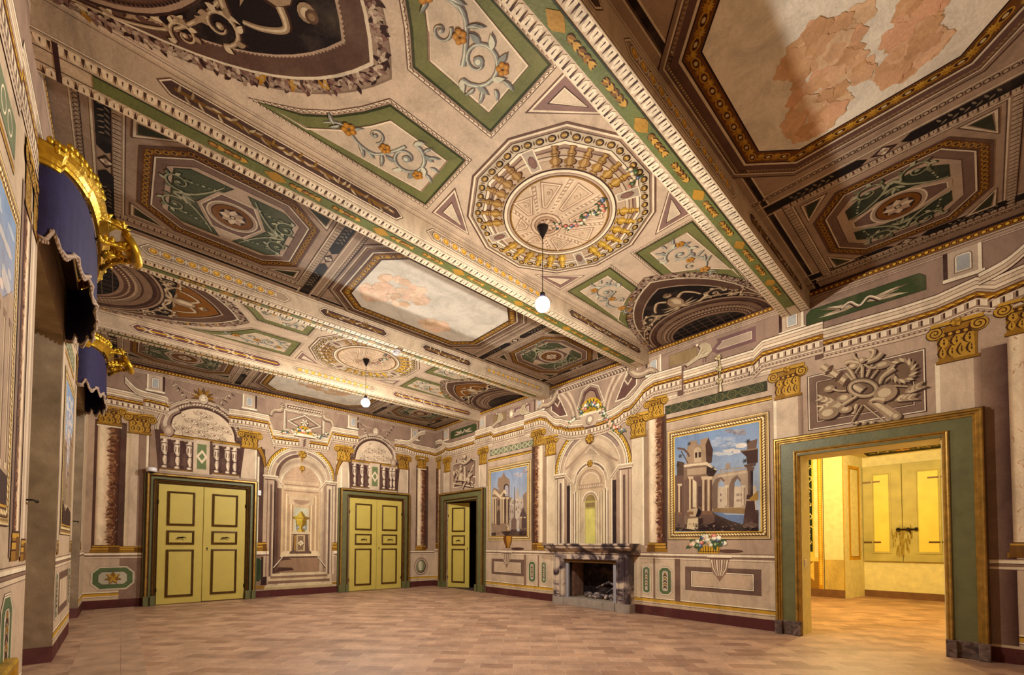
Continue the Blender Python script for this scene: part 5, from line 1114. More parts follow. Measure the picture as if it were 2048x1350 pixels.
# flanking strips of the central arch
for s in (1, -1):
    q = lambda v: MX+s*v
    def R(v0, v1, z0, z1, c, l): cv.poly(cc([(q(v0),z0),(q(v1),z0),(q(v1),z1),(q(v0),z1)]), c, l)
    cv.part('painted_pilaster#s%d' % s)
    R(.86, 1.02, 1.1, 3.6, (104,76,70) if s < 0 else (214,188,164), 7); R(.98, 1.02, 1.1, 3.4, HI, 8); R(.80, .88, 1.1, 3.2, (190,160,140) if s < 0 else (150,120,106), 8)
    P = smooth([(q(1.0),3.62),(q(.90),3.40),(q(.86),3.16)]); cv.stroke(P, [.14,.05], GD, 18); cv.stroke(P, [.09,.03], GO, 19)
    cv.part('painted_pedestal#%d' % s)
    R(.76, 1.04, .18, 1.12, (150,120,108) if s < 0 else (200,172,152), 9); R(.78, .90, .30, .98, (80,56,54) if s < 0 else (176,146,128), 10); R(.92, 1.02, .40, .95, (70,80,58), 11); R(.70, 1.06, 1.04, 1.12, HI, 12); R(.72,1.04,1.01,1.04,SH,12)
    b = sorted((q(.80), q(.98))); base_gold(cv, b[0], b[1], 1.12, .22, 14)
    R(.76, 1.06, .22, .28, GO, 12)
cv.part('painted_archway'); m, r, spring = MX-.01, .78, 2.98
ci, ri, LL = arch_niche(cv, m, r, spring, .17, 5, .64, .26)
piers(cv, m, r, spring, .5, 12, 1, False)
cv.hgrad(m-r*.6, .95, m+r*.6, spring-.1, (214,180,140), (200,166,142), LL); cv.poly(arc((m,spring-.1), r*.53, r*.53, 0, pi, 22), (196,160,138), LL)
for k in range(9): a = pi*(k+.5)/9; cv.stroke([(m+.05*cos(a),3.0+.05*sin(a)),(m+.38*cos(a),2.9+.38*sin(a))], .008, (170,136,116), LL+.5)
for z, h, c in ((2.62,.03,(170,136,116)),(2.70,.05,(214,186,160)),(2.78,.02,(160,126,106)),(2.84,.05,(206,174,150))): cv.rect(m-.42, z, m+.42, z+h, c, LL+1)
for s in (1,-1):
    for v, wd, c in ((.40,.05,(190,156,130)),(.35,.03,(226,198,166)),(.30,.06,(186,150,124)),(.24,.03,(226,198,166)),(.21,.02,(160,126,104))): cv.rect(m+s*v-wd/2, .95, m+s*v+wd/2, 2.62-(.42-v), c, LL+1.4)
cv.rect(m-.30, 2.3, m+.30, 2.5, (206,176,150), LL+2); cv.poly(arc((m,2.42), .2, .12, pi, 2*pi, 14), (176,142,122), LL+2.5); cv.rect(m-.17, 1.3, m+.17, 2.22, (196,188,170), LL+3); cv.rect(m-.12, 1.65, m+.14, 1.98, (150,140,138), LL+3.5); cv.rect(m-.08, 1.70, m+.10, 1.93, (176,176,184), LL+4)
for s, c0, c1 in ((-1,(96,68,60),(150,118,102)),(1,(176,146,128),(206,178,156))):
    a, b = sorted((m+s*.47, m+s*.57)); cv.vgrad(a, .55, b, spring-.30, [c0,c1] if s < 0 else [c1,c0], LL+6)
    a, b = sorted((m+s*.57, m+s*.64)); cv.vgrad(a, .45, b, spring-.12, [(70,48,44),(120,90,80)] if s < 0 else [(150,120,106),(190,160,142)], LL+6)
cv.stripes(arc((m,spring), r*.78, r*.78, pi*.55, pi, 18), [(r*.10,(120,90,80))], 9.5)
# steps and floor of the painted court
cv.poly([(m-.55,.95),(m+.55,.95),(m+.40,1.12),(m-.40,1.12)], (222,194,164), LL+4); cv.poly([(m-.62,.58),(m+.62,.58),(m+.50,.95),(m-.50,.95)], (160,126,106), LL+5); cv.poly([(m-.50,.95),(m+.50,.95),(m+.42,.98),(m-.42,.98)], DK, LL+6)
cv.poly([(m-.60,.60),(m-.15,.64),(m-.2,.70),(m-.5,.72)], (96,68,60), LL+6); cv.poly([(m-.5,.88),(m-.2,.90),(m-.3,.96),(m-.48,.95)], (110,80,70), LL+6)
for z, e, c in ((.50,.66,(214,188,160)),(.44,.68,(150,118,102)),(.38,.72,(206,178,150)),(.32,.74,(140,110,96)),(.22,.80,(206,182,152)),(.17,.82,(184,160,130))): cv.rect(m-e, z, m+e, z+.065, c, LL+7)
cv.rect(m-.92, 0, m+.92, .17, MR, LL+6)
for s in (1,-1): cv.stroke([(m+s*.44,.94),(m+s*.62,.66)], .02, DK, LL+7); cv.stroke([(m+s*.42,.97),(m+s*.62,.71)], .02, HI, LL+7)
cv.part('painted_urn')
z0 = 1.05
cv.poly([(m-.26,z0),(m+.26,z0),(m+.26,z0+.05),(m+.20,z0+.08),(m+.18,z0+.48),(m+.23,z0+.5),(m+.23,z0+.56),(m-.23,z0+.56),(m-.23,z0+.5),(m-.18,z0+.48),(m-.20,z0+.08),(m-.26,z0+.05)], (120,92,84), 22)
cv.rect(m-.11, z0+.06, m+.10, z0+.48, (190,162,130), 23); cv.rect(m-.15,z0+.08,m-.125,z0+.46,GL,23); cv.rect(m-.07,z0+.10,m+.06,z0+.45,(140,112,92),24); cv.rosette((m,z0+.27), .075, 8, (DK,(190,162,120),HI), 24.5); cv.rect(m-.23, z0+.50, m+.23, z0+.56, (206,180,150), 24)
u = [(.05,.56),(.10,.57),(.09,.60),(.035,.64),(.04,.68),(.11,.74),(.13,.82),(.12,.86),(.20,.90),(.20,.93),(.10,.96),(.06,1.02),(.02,1.08)]
cv.poly([(m+x,z0+z) for x, z in u]+[(m-x,z0+z) for x, z in u[::-1]], (150,116,40), 25); cv.poly([(m+x*.4-.02,z0+z) for x, z in u]+[(m-x*.85-.005,z0+z) for x, z in u[::-1]], (206,172,70), 26)
for k in range(7): cv.stroke([(m-.1+.033*k,z0+.70),(m-.12+.038*k,z0+.84)], .008, (120,88,30), 27)
cv.rect(m-.19, z0+.90, m+.19, z0+.915, (120,88,30), 27)
cv.part('painted_rosette')
for z, q in ((3.60,.10),(3.24,.07)): cv.rosette((m,z), q, 9, (GD,GO,GL), 21); cv.leaf((m,z-q*.8), -pi/2, q*1.2, q*.5, GO, 21)
# balustraded openings above the two double doors
def coffer_field(cv, a0, a1, b0, arcc, rr, L, flip):
    cv.poly([(a1,b0)]+arc(arcc, rr, rr, 0, pi, 26)+[(a0,b0)], (212,184,164), L)
    mm = arcc[0]
    def ok(p): return a0+.02 < p[0] < a1-.02 and p[1] > b0+.01 and (p[1] < arcc[1] or hypot(p[0]-mm, p[1]-arcc[1]) < rr-.03)
    def g(u, v): return (mm+flip*(-.02+u*.29-v*.13), b0+.13+v*.23-u*.03)
    for i in range(-4, 5):
        for j in range(-1, 4):
            q = [g(i+dx, j+dy) for dx, dy in ((-.3,-.34),(.3,-.34),(.3,.34),(-.3,.34))]
            if all(ok(p) for p in q):
                q = cc(q); cv.stripes(q, [(.009,(110,78,66)),(.012,(232,206,186)),(.02,(164,130,114)),(.007,(110,78,66))], L+1, True); cv.rosette(g(i, j), .05, 7, ((124,92,80),(196,166,148),(226,202,182)), L+2)
            for dd in (-.09, 0, .09):
                A, B = g(i+.5+dd, j-.18), g(i+.5+dd, j+.18)
                if ok(A) and ok(B): cv.stroke([A, B], .010, (118,86,74), L+1); cv.stroke([(A[0]+.01,A[1]),(B[0]+.01,B[1])], .007, (232,206,186), L+1)
            p = g(i+.5, j+.5)
            if ok(p) and ok((p[0]+.04,p[1]+.03)): cv.blob(p, .036, L+1, ((110,78,66),(190,160,142),(226,202,182)), (.005,-.006))
def baluster(cv, x, z0, z1, w, L):
    h = z1-z0; P = [(.46,0),(.46,.06),(.34,.08),(.24,.14),(.36,.22),(.40,.30),(.30,.40),(.26,.46),(.34,.50),(.52,.58),(.56,.70),(.52,.80),(.60,.86),(.60,.90),(.40,.93),(.40,1)]
    cv.poly([(x+a*w,z0+b*h) for a, b in P]+[(x-a*w,z0+b*h) for a, b in P[::-1]], (96,68,66), L)
    cv.poly([(x+a*w*.15,z0+b*h) for a, b in P]+[(x-a*w*.8,z0+b*h) for a, b in P[::-1]], (190,162,148), L+1)
    cv.poly([(x-a*w*.15,z0+b*h) for a, b in P]+[(x-a*w*.6,z0+b*h) for a, b in P[::-1]], (226,202,184), L+2)
    for b in (.42, .84, .08): cv.rect(x-w*.45, z0+b*h, x+w*.45, z0+(b+.03)*h, (96,68,66), L+3)
    for k in (-1,0,1): cv.stroke([(x+k*w*.28,z0+.58*h),(x+k*w*.26,z0+.76*h)], w*.08, (110,80,74), L+3)
for nm, a0, a1, mm, fl, top in ((0,.56,2.03,1.30,1,4.42),(1,4.70,6.08,5.38,-1,4.46)):
    rr = (a1-a0)/2; c0 = (mm, 3.72)
    cv.part('painted_balcony_arch#%d' % nm)
    cv.poly([(a1+.02,2.84)]+arc(c0, rr+.10, rr+.06, 0, pi, 28)+[(a0-.02,2.84)], (104,76,70), 8)
    for q, c in ((.10,(96,68,62)),(.085,(226,202,182)),(.05,(180,150,134)),(.02,(96,70,64))): cv.poly(arc(c0, rr+q, rr+q*.7, 0, pi, 28), c, 9); cv.part('painted_balcony_arch#%d' % nm)
    cv.stripes(arc(c0, rr+.09, rr+.06, 0, pi, 28), [(.012,HI),(.01,SH),(.04,(196,168,150)),(.008,SH)], 10)
    cv.stripes(arc(c0, rr+.01, rr, 0, pi, 28), [(.10,(120,92,84)),(.012,DK)], 11)
    def rp(p, u): cv.ell(p, .035, .018, (206,180,162), 12, 8, atan2(u[1],u[0])+.8)
    cv.along(arc(c0, rr-.04, rr-.05, .1, pi-.1, 24), .055, rp)
    coffer_field(cv, a0+.06, a1-.06, 3.62, (mm, 3.70), rr-.12, 12, fl)
    sx = a0+.14 if fl > 0 else a1-.14      # big volute at the arch foot
    cv.relief(smooth([(sx+fl*.16,4.22),(sx-fl*.0,4.08),(sx-fl*.06,3.85),(sx+fl*.02,3.70)]), [.12,.20], 16, (DK,(150,120,110),(206,180,164)), (.02,-.02)); cv.blob((sx,3.72), .09, 19, (DK,(170,140,126),(196,168,152)), (.012,-.012), 14, .12)
    cv.part('painted_balustrade#%d' % nm)
    cv.rect(a0, 2.86, a1, 3.62, (120,90,84), 14); cv.rect(a0, 2.86, a1, 3.6, (112,84,78), 14.5)
    cv.stripes([(a1,3.66),(a0,3.66)], [(.012,DK),(.03,GO),(.014,GL),(.012,DK),(.06,(190,162,146)),(.01,SH)], 16)
    cv.stripes([(a1,2.90),(a0,2.90)], [(.012,GO),(.01,GD),(.04,(196,168,150))], 16)
    n = 6; dm = .19
    for k in range(n):
        side = -1 if k < 3 else 1; j = k if k < 3 else k-3
        x = (a0+.11+j*.215) if side < 0 else (mm+dm+.11+j*.215)
        if x > a1-.05: x = a1-.08
        baluster(cv, x, 2.92, 3.54, .20, 17)
    cv.part('painted_balcony_pier#%d' % nm)
    cv.rect(mm-.16, 2.86, mm+.14, 3.62, (206,178,160), 20); cv.rect(mm+.14, 2.86, mm+.19, 3.62, (110,82,76), 20); cv.rect(mm-.09, 2.96, mm+.08, 3.52, (122,130,94), 21)
    D = cc([(mm-.11,3.24),(mm,3.08),(mm+.10,3.24),(mm,3.40)]); cv.poly(D, (222,196,176), 22); cv.poly(cv.off(D, .04, True), (122,130,94), 23)
    cv.part('painted_mask#%d' % nm)
    for k in range(9): a = -.2+k*(pi+.4)/8; cv.leaf((mm,4.56), a, .24, .07, GO if (k % 2 and nm == 0) else ((120,86,50) if nm == 0 else (150,120,108)), 30)
    cv.blob((mm,4.54), .085, 31, (DK,(196,170,152),(222,200,180)), (.008,-.01), 14, .11)
    for s in (-1,1): cv.ell((mm+s*.03,4.56), .012, .008, DK, 35, 6); cv.flowers
    cv.stroke([(mm-.025,4.49),(mm+.025,4.49)], .01, SH, 35); cv.stroke([(mm,4.56),(mm,4.52)], .012, (206,180,160), 35)
    for s in (-1, 1):
        P = bez((mm+s*.12,4.62),(mm+s*.35,4.60),(mm+s*.52,4.78)); cv.beads(P, .035, .014, (196,168,150), 30)
        for k in range(10): q = (mm+s*(.52-.035*k), 4.80-.045*k); cv.leaf(q, -1.2*s+(pi if s < 0 else 0)+.6*(-1)**k, .10, .035, ((110,84,76),(190,164,146))[k % 2], 24+k % 3)
# cornice (edges traced on the wall plane)
cv.part('painted_cornice')
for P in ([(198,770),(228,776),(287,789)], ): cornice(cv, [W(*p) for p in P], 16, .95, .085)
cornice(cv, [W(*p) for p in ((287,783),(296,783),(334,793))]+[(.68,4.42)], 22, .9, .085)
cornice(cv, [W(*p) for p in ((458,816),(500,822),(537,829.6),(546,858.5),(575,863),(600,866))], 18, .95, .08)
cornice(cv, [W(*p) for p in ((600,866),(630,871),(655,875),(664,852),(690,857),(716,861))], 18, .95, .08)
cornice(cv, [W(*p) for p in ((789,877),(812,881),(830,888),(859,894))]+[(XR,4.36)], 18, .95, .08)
for P in ([(250,752),(262,765),(275,776),(295,783)], [(800,878),(815,880),(826,874),(838,863),(850,860)]):
    cv.vstripes(smooth([W(*p) for p in P]), [(.012,SH),(.04,HI),(.008,SH),(.04,(206,178,158)),(.01,SH),(.03,(220,194,174)),(.01,DK)], 26)
cv.part('painted_attic'); attic(cv, XL, XR, 4)
for m_ in (.46, 2.20, 4.72, 6.66): cv.part('painted_console#%d' % int(m_*10)); console_panel(cv, m_, 4.50, 4.86, 12, .14)
cv.part('painted_dome')
cv.poly([(2.62,4.40),(2.78,4.10),(4.10,4.10),(4.22,4.40),(4.35,4.84),(2.50,4.84)], (168,138,124), 6)
cv.rect(2.98, 4.70, 3.95, 4.84, (200,172,154), 10); cv.rect(3.03, 4.72, 3.90, 4.81, (110,84,78), 11); cv.along([(3.05,4.765),(3.88,4.765)], .06, rope if 0 else (lambda p, u: cv.ell(p, .036, .02, (206,180,160), 12, 8, .7)))
cv.stripes(cc([(2.96,4.16),(3.94,4.16),(3.94,4.68),(2.96,4.68)]), [(.02,HI),(.012,SH),(.02,(190,162,144)),(.01,DK)], 8, True); D = cc([(3.0,4.40),(3.45,4.20),(3.9,4.40),(3.45,4.64)]); cv.stripes(D, [(.01,DK),(.02,HI),(.03,(150,120,108)),(.01,DK)], 9, True); cv.rosette((3.45,4.42), .10, 12, (DK,(150,120,108),HI), 10)
for s, xx in ((-1, 2.66), (1, 4.18)):
    c3 = ((88,62,56),(160,132,116),(198,172,152)); cv.relief(smooth([(xx,4.46),(xx-s*.06,4.60),(xx-s*.22,4.64),(xx-s*.26,4.76)]), [.08,.12], 14, c3, (0,-.02)); cv.scroll((xx-s*.26,4.78), .075, 0, 1.5, s, .02, c3, 17, (.006,-.008), False)
cv.part('painted_keystone_basket')
cv.rect(3.18, 4.06, 3.74, 4.14, HI, 30); cv.rect(3.20, 4.03, 3.72, 4.06, SH, 30); cv.poly([(3.30,4.03),(3.60,4.03),(3.55,3.78),(3.36,3.78)], (190,162,146), 30); cv.along([(3.46,4.0),(3.45,3.82)], .05, lambda p, u: cv.ell(p, .05, .02, SH, 31, 8, .7))
cv.poly(arc((3.44,4.13), .22, .20, 0, pi, 16), (196,148,48), 31); cv.flowers([(3.30,4.2),(3.58,4.22)], .05, .05, 33, 2); cv.flowers([(3.24,4.16),(3.1,4.10),(2.9,4.08)], .05, .035, 34, 12); cv.flowers([(3.66,4.16),(3.8,4.1),(4.05,4.24)], .05, .035, 34, 13)
build_cv(cv, wb)
# ------------------------------------------------------------------ left wall fresco
cv = Cv(lambda a, b, d: (XL+d, a, b)); cv.part('painted_wall_ground')
PI_ = ((YF,N1[0]),(N1[1],N2[0]),(N2[1],YB))
for a0, a1 in PI_: cv.rect(a0, 0, a1, ZC, (196,168,148), 1)
for n0, n1 in (N1, N2): cv.rect(n0, NZ, n1, ZC, (190,162,144), 1)
cv.part('painted_dado')
for a0, a1 in PI_:
    dado(cv, [(a0,a1,0)], 4, 1.15)
for a0, a1 in ((6.95,7.2),(8.5,8.75),(4.0,4.4)): octpanel(cv, a0, .42, a1, .98, 9)
for a0, a1 in ((7.3,8.4),(.8,3.4)): cv.rect(a0, .45, a1, .95, (126,98,90), 8); cv.rect(a0+.09, .54, a1-.09, .86, (206,178,158), 9)
cv.part('painted_entablature')
cornice(cv, [(YF,4.42),(2.0,4.42),(2.02,4.50),(2.9,4.50),(2.92,4.42),(4.0,4.42),(4.02,4.50),(6.9,4.50),(6.92,4.42),(8.3,4.42),(8.32,4.50),(YB,4.50)], 10, 1.0, .085); attic(cv, YF, YB, 3)
for a0, a1 in ((2.1,3.9),(7.0,8.3),(-.2,1.6)): cv.rect(a0, 3.62, a1, 3.84, (128,130,104), 5); cv.along([(a0+.1,3.73),(a1-.1,3.73)], .18, lambda p, u: cv.stripes(arc(p, .07, .07, 0, 2*pi, 14)[:-1], [(.012,HI)], 6, True)); cv.stripes([(a1,3.58),(a0,3.58)], [(.03,GO),(.012,GL),(.012,GD)], 5)
for a0, a1, dk in ((4.26,4.48,-1),(1.7,1.95,1)):
    cv.part('painted_column#%d' % int(a0*10)); cv.rect(a0-.08, 1.2, a1+.05, 3.7, (150,120,108), 8); marble_col(cv, a0, a1, 1.36, 3.6, dk, 11, 31); base_gold(cv, a0, a1, 1.18, .2, 16); cv.part('painted_capital#%d' % int(a0*10)); capital(cv, a0, a1, 3.6, 4.02, 14, .06)
for a0, a1, in ((4.56,4.84),(6.87,7.10),(8.56,8.81),(10.6,10.8)):
    cv.part('painted_pilaster#%d' % int(a0*10)); cv.vgrad(a0, 1.2, a1, 3.7, [(214,188,168),(190,160,144),(226,202,182),(170,140,124),(206,180,160)], 9); base_gold(cv, a0+.05, a1-.05, 1.17, .16, 14)
    cv.part('painted_capital#p%d' % int(a0*10)); capital(cv, a0+.04, a1-.04, 3.62, 4.0, 14, .04)
build_cv(cv, wl)
def left_pic(a0, a1, b0, b1, seed, label):
    pc = Cv(lambda a, b, d: (XL+d, a, b)); pc.part('picture_frame'); pic_frame(pc, a0, b0, a1, b1, 14); pc.part('landscape_view'); i0, i1, j0, j1 = a0+.13, a1-.13, b0+.13, b1-.13
    pc.poly([(i0,j0),(i1,j0),(i1,j1),(i0,j1)], [(206,170,150),(206,170,150),(132,152,196),(132,152,196)], 14); rnd = random.Random(seed)
    for k in range(60): q = (rnd.uniform(i0+.1,i1-.1), j0+(j1-j0)*rnd.uniform(.45,.95)); pc.ell(q, rnd.uniform(.05,.14), rnd.uniform(.02,.06), mixc((226,190,176),(170,180,206),rnd.random()), 15+rnd.random(), 10)
    f = lambda x, y: (i0+(i1-i0)*x, j0+(j1-j0)*y)
    for x0, x1, y in ((0,.3,.6),(.62,1,.7),(.3,.5,.35),(.45,.65,.45)):
        pc.poly([f(x0,0),f(x1,0),f(x1,y),f(x1-.03,y+.05),f((x0+x1)/2,y-.04),f(x0,y)], mixc((150,120,106),(190,160,140),rnd.random()), 17+rnd.random())
        for k in range(4): x = x0+(x1-x0)*(k+.5)/4; column_s(pc, f, x, .12, y-.06, .03, 19)
    pc.poly([f(0,0),f(1,0),f(1,.10),f(.6,.14),f(.3,.09),f(0,.16)], (90,66,60), 22)
    o = pc.build(None); fr_ = o['picture_frame']; o['landscape_view'].parent = fr_; fr_.name = 'ruins_painting'; T(fr_, label, 'painting', 'framed ruin views')
left_pic(7.18, 8.50, 1.40, 3.40, 3, 'gilt-framed wall painting on the narrow pier between the two window niches')
left_pic(2.2, 4.12, 1.40, 3.40, 4, 'gilt-framed wall painting at the near left edge, with a blue sky')
# ------------------------------------------------------------------ front wall (behind the camera): dado and entablature
cv = Cv(lambda a, b, d: (a, YF+d, b)); cv.part('painted_wall_ground'); cv.rect(XL, 0, XR, ZC, (190,162,144), 1)
cv.part('painted_dado'); dado(cv, [(XL,XR,0)], 5, 1.15)
cv.part('painted_entablature'); cornice(cv, [(XL,4.42),(XR,4.42)], 10); attic(cv, XL, XR, 3)
for a in (.2,2.3,4.4,6.6): pilaster(cv, a, a+.34, 1.17, 3.6, 6); cv.part('painted_capital#%d' % int(a*10)); capital(cv, a+.03, a+.31, 3.58, 4.0, 14, .06)
build_cv(cv, wf)
# ------------------------------------------------------------------ doors
MXB = Matrix(((1,0,0,0),(0,0,-1,YB),(0,1,0,0),(0,0,0,1)))      # (x, z, out) on the back wall
MXR = Matrix(((0,0,-1,XR),(1,0,0,0),(0,1,0,0),(0,0,0,1)))      # (y, z, out) on the right wall
def surround(root, mt, o, i, zo, zi, d=.10, gilt=False, flip=1):
    """door case: outer moulding, flat green band, inner moulding, stone plinths. o=(a0,a1) outer, i=(a0,a1) inner"""
    w = (i[0]-o[0]); g = .075 if not gilt else .085; ng = .06
    pth = lambda e, t: [(o[0]+e, 0.0), (o[0]+e, zo-e*t), (o[1]-e, zo-e*t), (o[1]-e, 0.0)]
    wt = (zo-zi)/w
    m = MB(); b0 = o[0]+g; 
    m.sweep([(o[0]+g,.2),(o[0]+g,zo-g),(o[1]-g,zo-g),(o[1]-g,.2)][::-1], [(0,.0),(0,d*.62),(w-g-ng,d*.62),(w-g-ng,0)], mt); m.build('green_band', 'green', root)
    P = [(o[0],.2),(o[0],zo),(o[1],zo),(o[1],.2)][::-1]
    m = MB(); prof = [(0,0),(0,d),(.012,d+.012),(g*.3,d+.012),(g*.38,d*.86),(g*.62,d*.9),(g*.72,d*.7),(g*.95,d*.74),(g,d*.6),(g,0)]
    m.sweep(P, prof, mt, smooth=False); m.build('outer_moulding', 'gilt' if gilt else 'goldbrown', root)
    if not gilt:
        m = MB(); m.sweep([(o[0]+.016,.2),(o[0]+.016,zo-.016),(o[1]-.016,zo-.016),(o[1]-.016,.2)][::-1], [(0,d+.0125),(0,d+.016),(.03,d+.016),(.03,d+.0125)], mt); m.build('gilt_edge', 'gilt', root)
        m = MB(); m.sweep([(o[0]-.03,.2),(o[0]-.03,zo+.0),(o[1]+.03,zo+.0),(o[1]+.03,.2)][::-1], [(0,0),(0,d*.55),(.03,d*.55),(.03,0)], mt); m.build('backband', 'green', root)
    else:
        m = MB(); m.sweep([(o[0]-.0,.2),(o[0],zo),(o[1],zo),(o[1],.2)][::-1], [(-.018,0),(-.018,d*.5),(0,d*.8),(0,0)], mt); m.build('backband', 'goldbrown', root)
    P = [(i[0]-ng,.2),(i[0]-ng,zi+ng),(i[1]+ng,zi+ng),(i[1]+ng,.2)][::-1]
    m = MB(); m.sweep(P, [(0,0),(0,d*.8),(.012,d*.86),(.024,d*.8),(.03,d*.62),(.044,d*.66),(.06,d*.45),(.06,0)], mt); m.build('inner_moulding', 'gilt' if gilt else 'goldbrown', root)
    for a, b in ((o[0]-.012, i[0]+.004), (i[1]-.004, o[1]+.012)):
        m = MB(); m.box((a,0,0),(b,.20,d*.7), mt, .006)
        for c, e in ((a,a+g+.01),(b-g-.01,b)): m.box((c,0,d*.7),(e,.2,d+.018), mt, .008)
        m.build('plinth', 'plinth' if gilt else 'green', root)
def leaf_(root, mt, a0, a1, z0, z1, out, handle=None, sx=1, keyhole=None, hinge=None, thick=.045):
    m = MB(); m.box((a0,z0,out),(a1,z1,out+thick), mt, .004)
    lf = m.build('door_leaf', 'yellow', root)
    w = a1-a0; H = z1-z0; mgn = w*.19
    for b0, b1 in ((.065,.475),(.52,.655),(.695,.955)):
        b0, b1 = {.065:(.055,.455),.52:(.495,.615),.695:(.655,.945)}[b0]
        P = [(a0+mgn,z0+b0*H),(a1-mgn,z0+b0*H),(a1-mgn,z0+b1*H),(a0+mgn,z0+b1*H)]
        MB().sweep(P, [(0,out+thick),(.004,out+thick+.022),(.014,out+thick+.026),(.022,out+thick+.016),(.032,out+thick+.02),(.042,out+thick+.008),(.046,out+thick)], mt, closed=True).build('panel_moulding', 'goldbrown', lf)
        MB().box((P[0][0]+.045,P[0][1]+.045,out+thick),(P[1][0]-.045,P[2][1]-.045,out+thick+.006), mt, .003).build('raised_field', 'yellow', lf)
    zc = z0+.555*H; xc = (a0+a1)/2
    t = out+thick
    h = MB(); h.box((xc-.05,zc-.012,t+.006),(xc+.05,zc+.012,t+.012), mt, .003); h.tube([mt @ Vector(p) for p in ((xc-.01,zc,t),(xc-.01,zc,t+.05),(xc+.03,zc+.012,t+.06),(xc+.075,zc+.004,t+.055),(xc+.085,zc-.02,t+.055))], .009); h.tube([mt @ Vector(p) for p in ((xc-.05,zc,t+.01),(xc-.07,zc-.02,t+.03),(xc-.04,zc-.03,t+.03))], .008)
    h.build('handle', 'dark', lf)
    if keyhole:
        k = MB(); k.lathe([(.016,0),(.016,.006),(.006,.008)], 12, mt @ Matrix.Translation((keyhole, z0+.462*H, t))); k.box((keyhole-.006,z0+.44*H,t),(keyhole+.006,z0+.462*H,t+.006), mt); k.build('keyhole', 'dark', lf)
    if hinge is not None:
        for f in (.12,.85): q = MB(); q.tube([mt @ Vector((hinge, z0+f*H-.04, t)), mt @ Vector((hinge, z0+f*H+.04, t))], .01); q.build('hinge', 'dark', lf)
    return lf
d1 = empty('door_1', (1.37, YB, 0)); T(d1, 'yellow panelled double door at the left end of the far wall, under the dome camera', 'door', kind='structure')
def onto(root, mt): return Matrix.Translation(-root.location) @ mt
m1 = onto(d1, MXB)
surround(d1, m1, (.36,2.38), (.54,2.12+.06), 2.78, 2.58, .12)
leaf_(d1, m1, .56, 1.342, .01, 2.56, .012, sx=1, hinge=.56); leaf_(d1, m1, 1.352, 2.16, .02, 2.56, .004, keyhole=1.43, hinge=2.155)
d2 = empty('door_2', (5.43, YB, 0)); T(d2, 'yellow panelled double door nearer the room corner on the far wall', 'door', kind='structure')
m2 = onto(d2, MXB)
surround(d2, m2, (4.36,6.46), (4.62,6.24), 2.82, 2.60, .12)
leaf_(d2, m2, 4.65, 5.432, .01, 2.575, .004, hinge=4.65); leaf_(d2, m2, 5.442, 6.22, .01, 2.575, .002, keyhole=5.51, hinge=6.21)
d3 = empty('door_3', (XR, 10.25, 0)); T(d3, 'small doorway on the right wall with one yellow leaf ajar into a dark room', 'door', kind='structure')
surround(d3, onto(d3, MXR), (9.14,11.32), (D3[0],D3[1]), 2.86, D3[2], .10)
ang = radians(24); lr = Matrix.Translation((XR+.06, D3[1]-.01, 0)) @ Matrix(((sin(ang),0,-cos(ang),0),(-cos(ang),0,-sin(ang),0),(0,1,0,0),(0,0,0,1)))
leaf_(d3, Matrix.Translation(-d3.location) @ lr, .0, .74, .01, 2.56, -.02, keyhole=.68, hinge=.01)
dk_ = MB(); dk_.box((XR+TH,8.9,-.1),(XR+2.4,11.8,0)).box((XR+2.4,8.9,0),(XR+2.5,11.8,2.9)).box((XR+TH,8.8,0),(XR+2.5,8.9,2.9)).box((XR+TH,11.8,0),(XR+2.5,11.9,2.9)).box((XR+TH,8.8,2.9),(XR+2.5,11.9,3.0)).box((XR,D3[0],-.1),(XR+TH,D3[1],0))
o = dk_.build('wall_dark_room', 'darkroom'); T(o, 'dark room seen past the half-open yellow leaf', 'room', kind='structure')
d4 = empty('door_4', (XR, 1.07, 0)); T(d4, 'large open doorway with a green and gilt surround, into the yellow-lit room', 'doorway', kind='structure')
surround(d4, onto(d4, MXR), (.0,2.12), (D4[0],D4[1]), 2.90, D4[2], .10, gilt=True)
mb = MB(); mb.box((-.005,D4[1]-1.07,0),(TH+.004,D4[1]-1.07+.012,D4[2]+.01)).box((-.005,D4[0]-1.07-.012,0),(TH+.004,D4[0]-1.07,D4[2]+.01)).box((-.005,D4[0]-1.07,D4[2]),(TH+.004,D4[1]-1.07,D4[2]+.012))
mb = MB(); mb.box((.0,D4[1]-1.07-.008,0),(TH,D4[1]-1.07,D4[2])).box((.0,D4[0]-1.07,0),(TH,D4[0]-1.07+.008,D4[2])).box((.0,D4[0]-1.07+.008,D4[2]-.008),(TH,D4[1]-1.07-.008,D4[2])); mb.build('reveal_lining', 'limewash', d4)
# light switch on the reveal
sw_ = MB(); sw_.box((XR+.10,D4[1]-.021,.99),(XR+.22,D4[1]-.008,1.10), bev=.004); s = sw_.build('light_switch', 'white'); T(s, 'white light switch plate on the left reveal of the big doorway', 'switch')
for k in (0,1): MB().box((XR+.122+.04*k,D4[1]-.024,1.025),(XR+.152+.04*k,D4[1]-.021,1.065)).build('rocker', 'white', s)
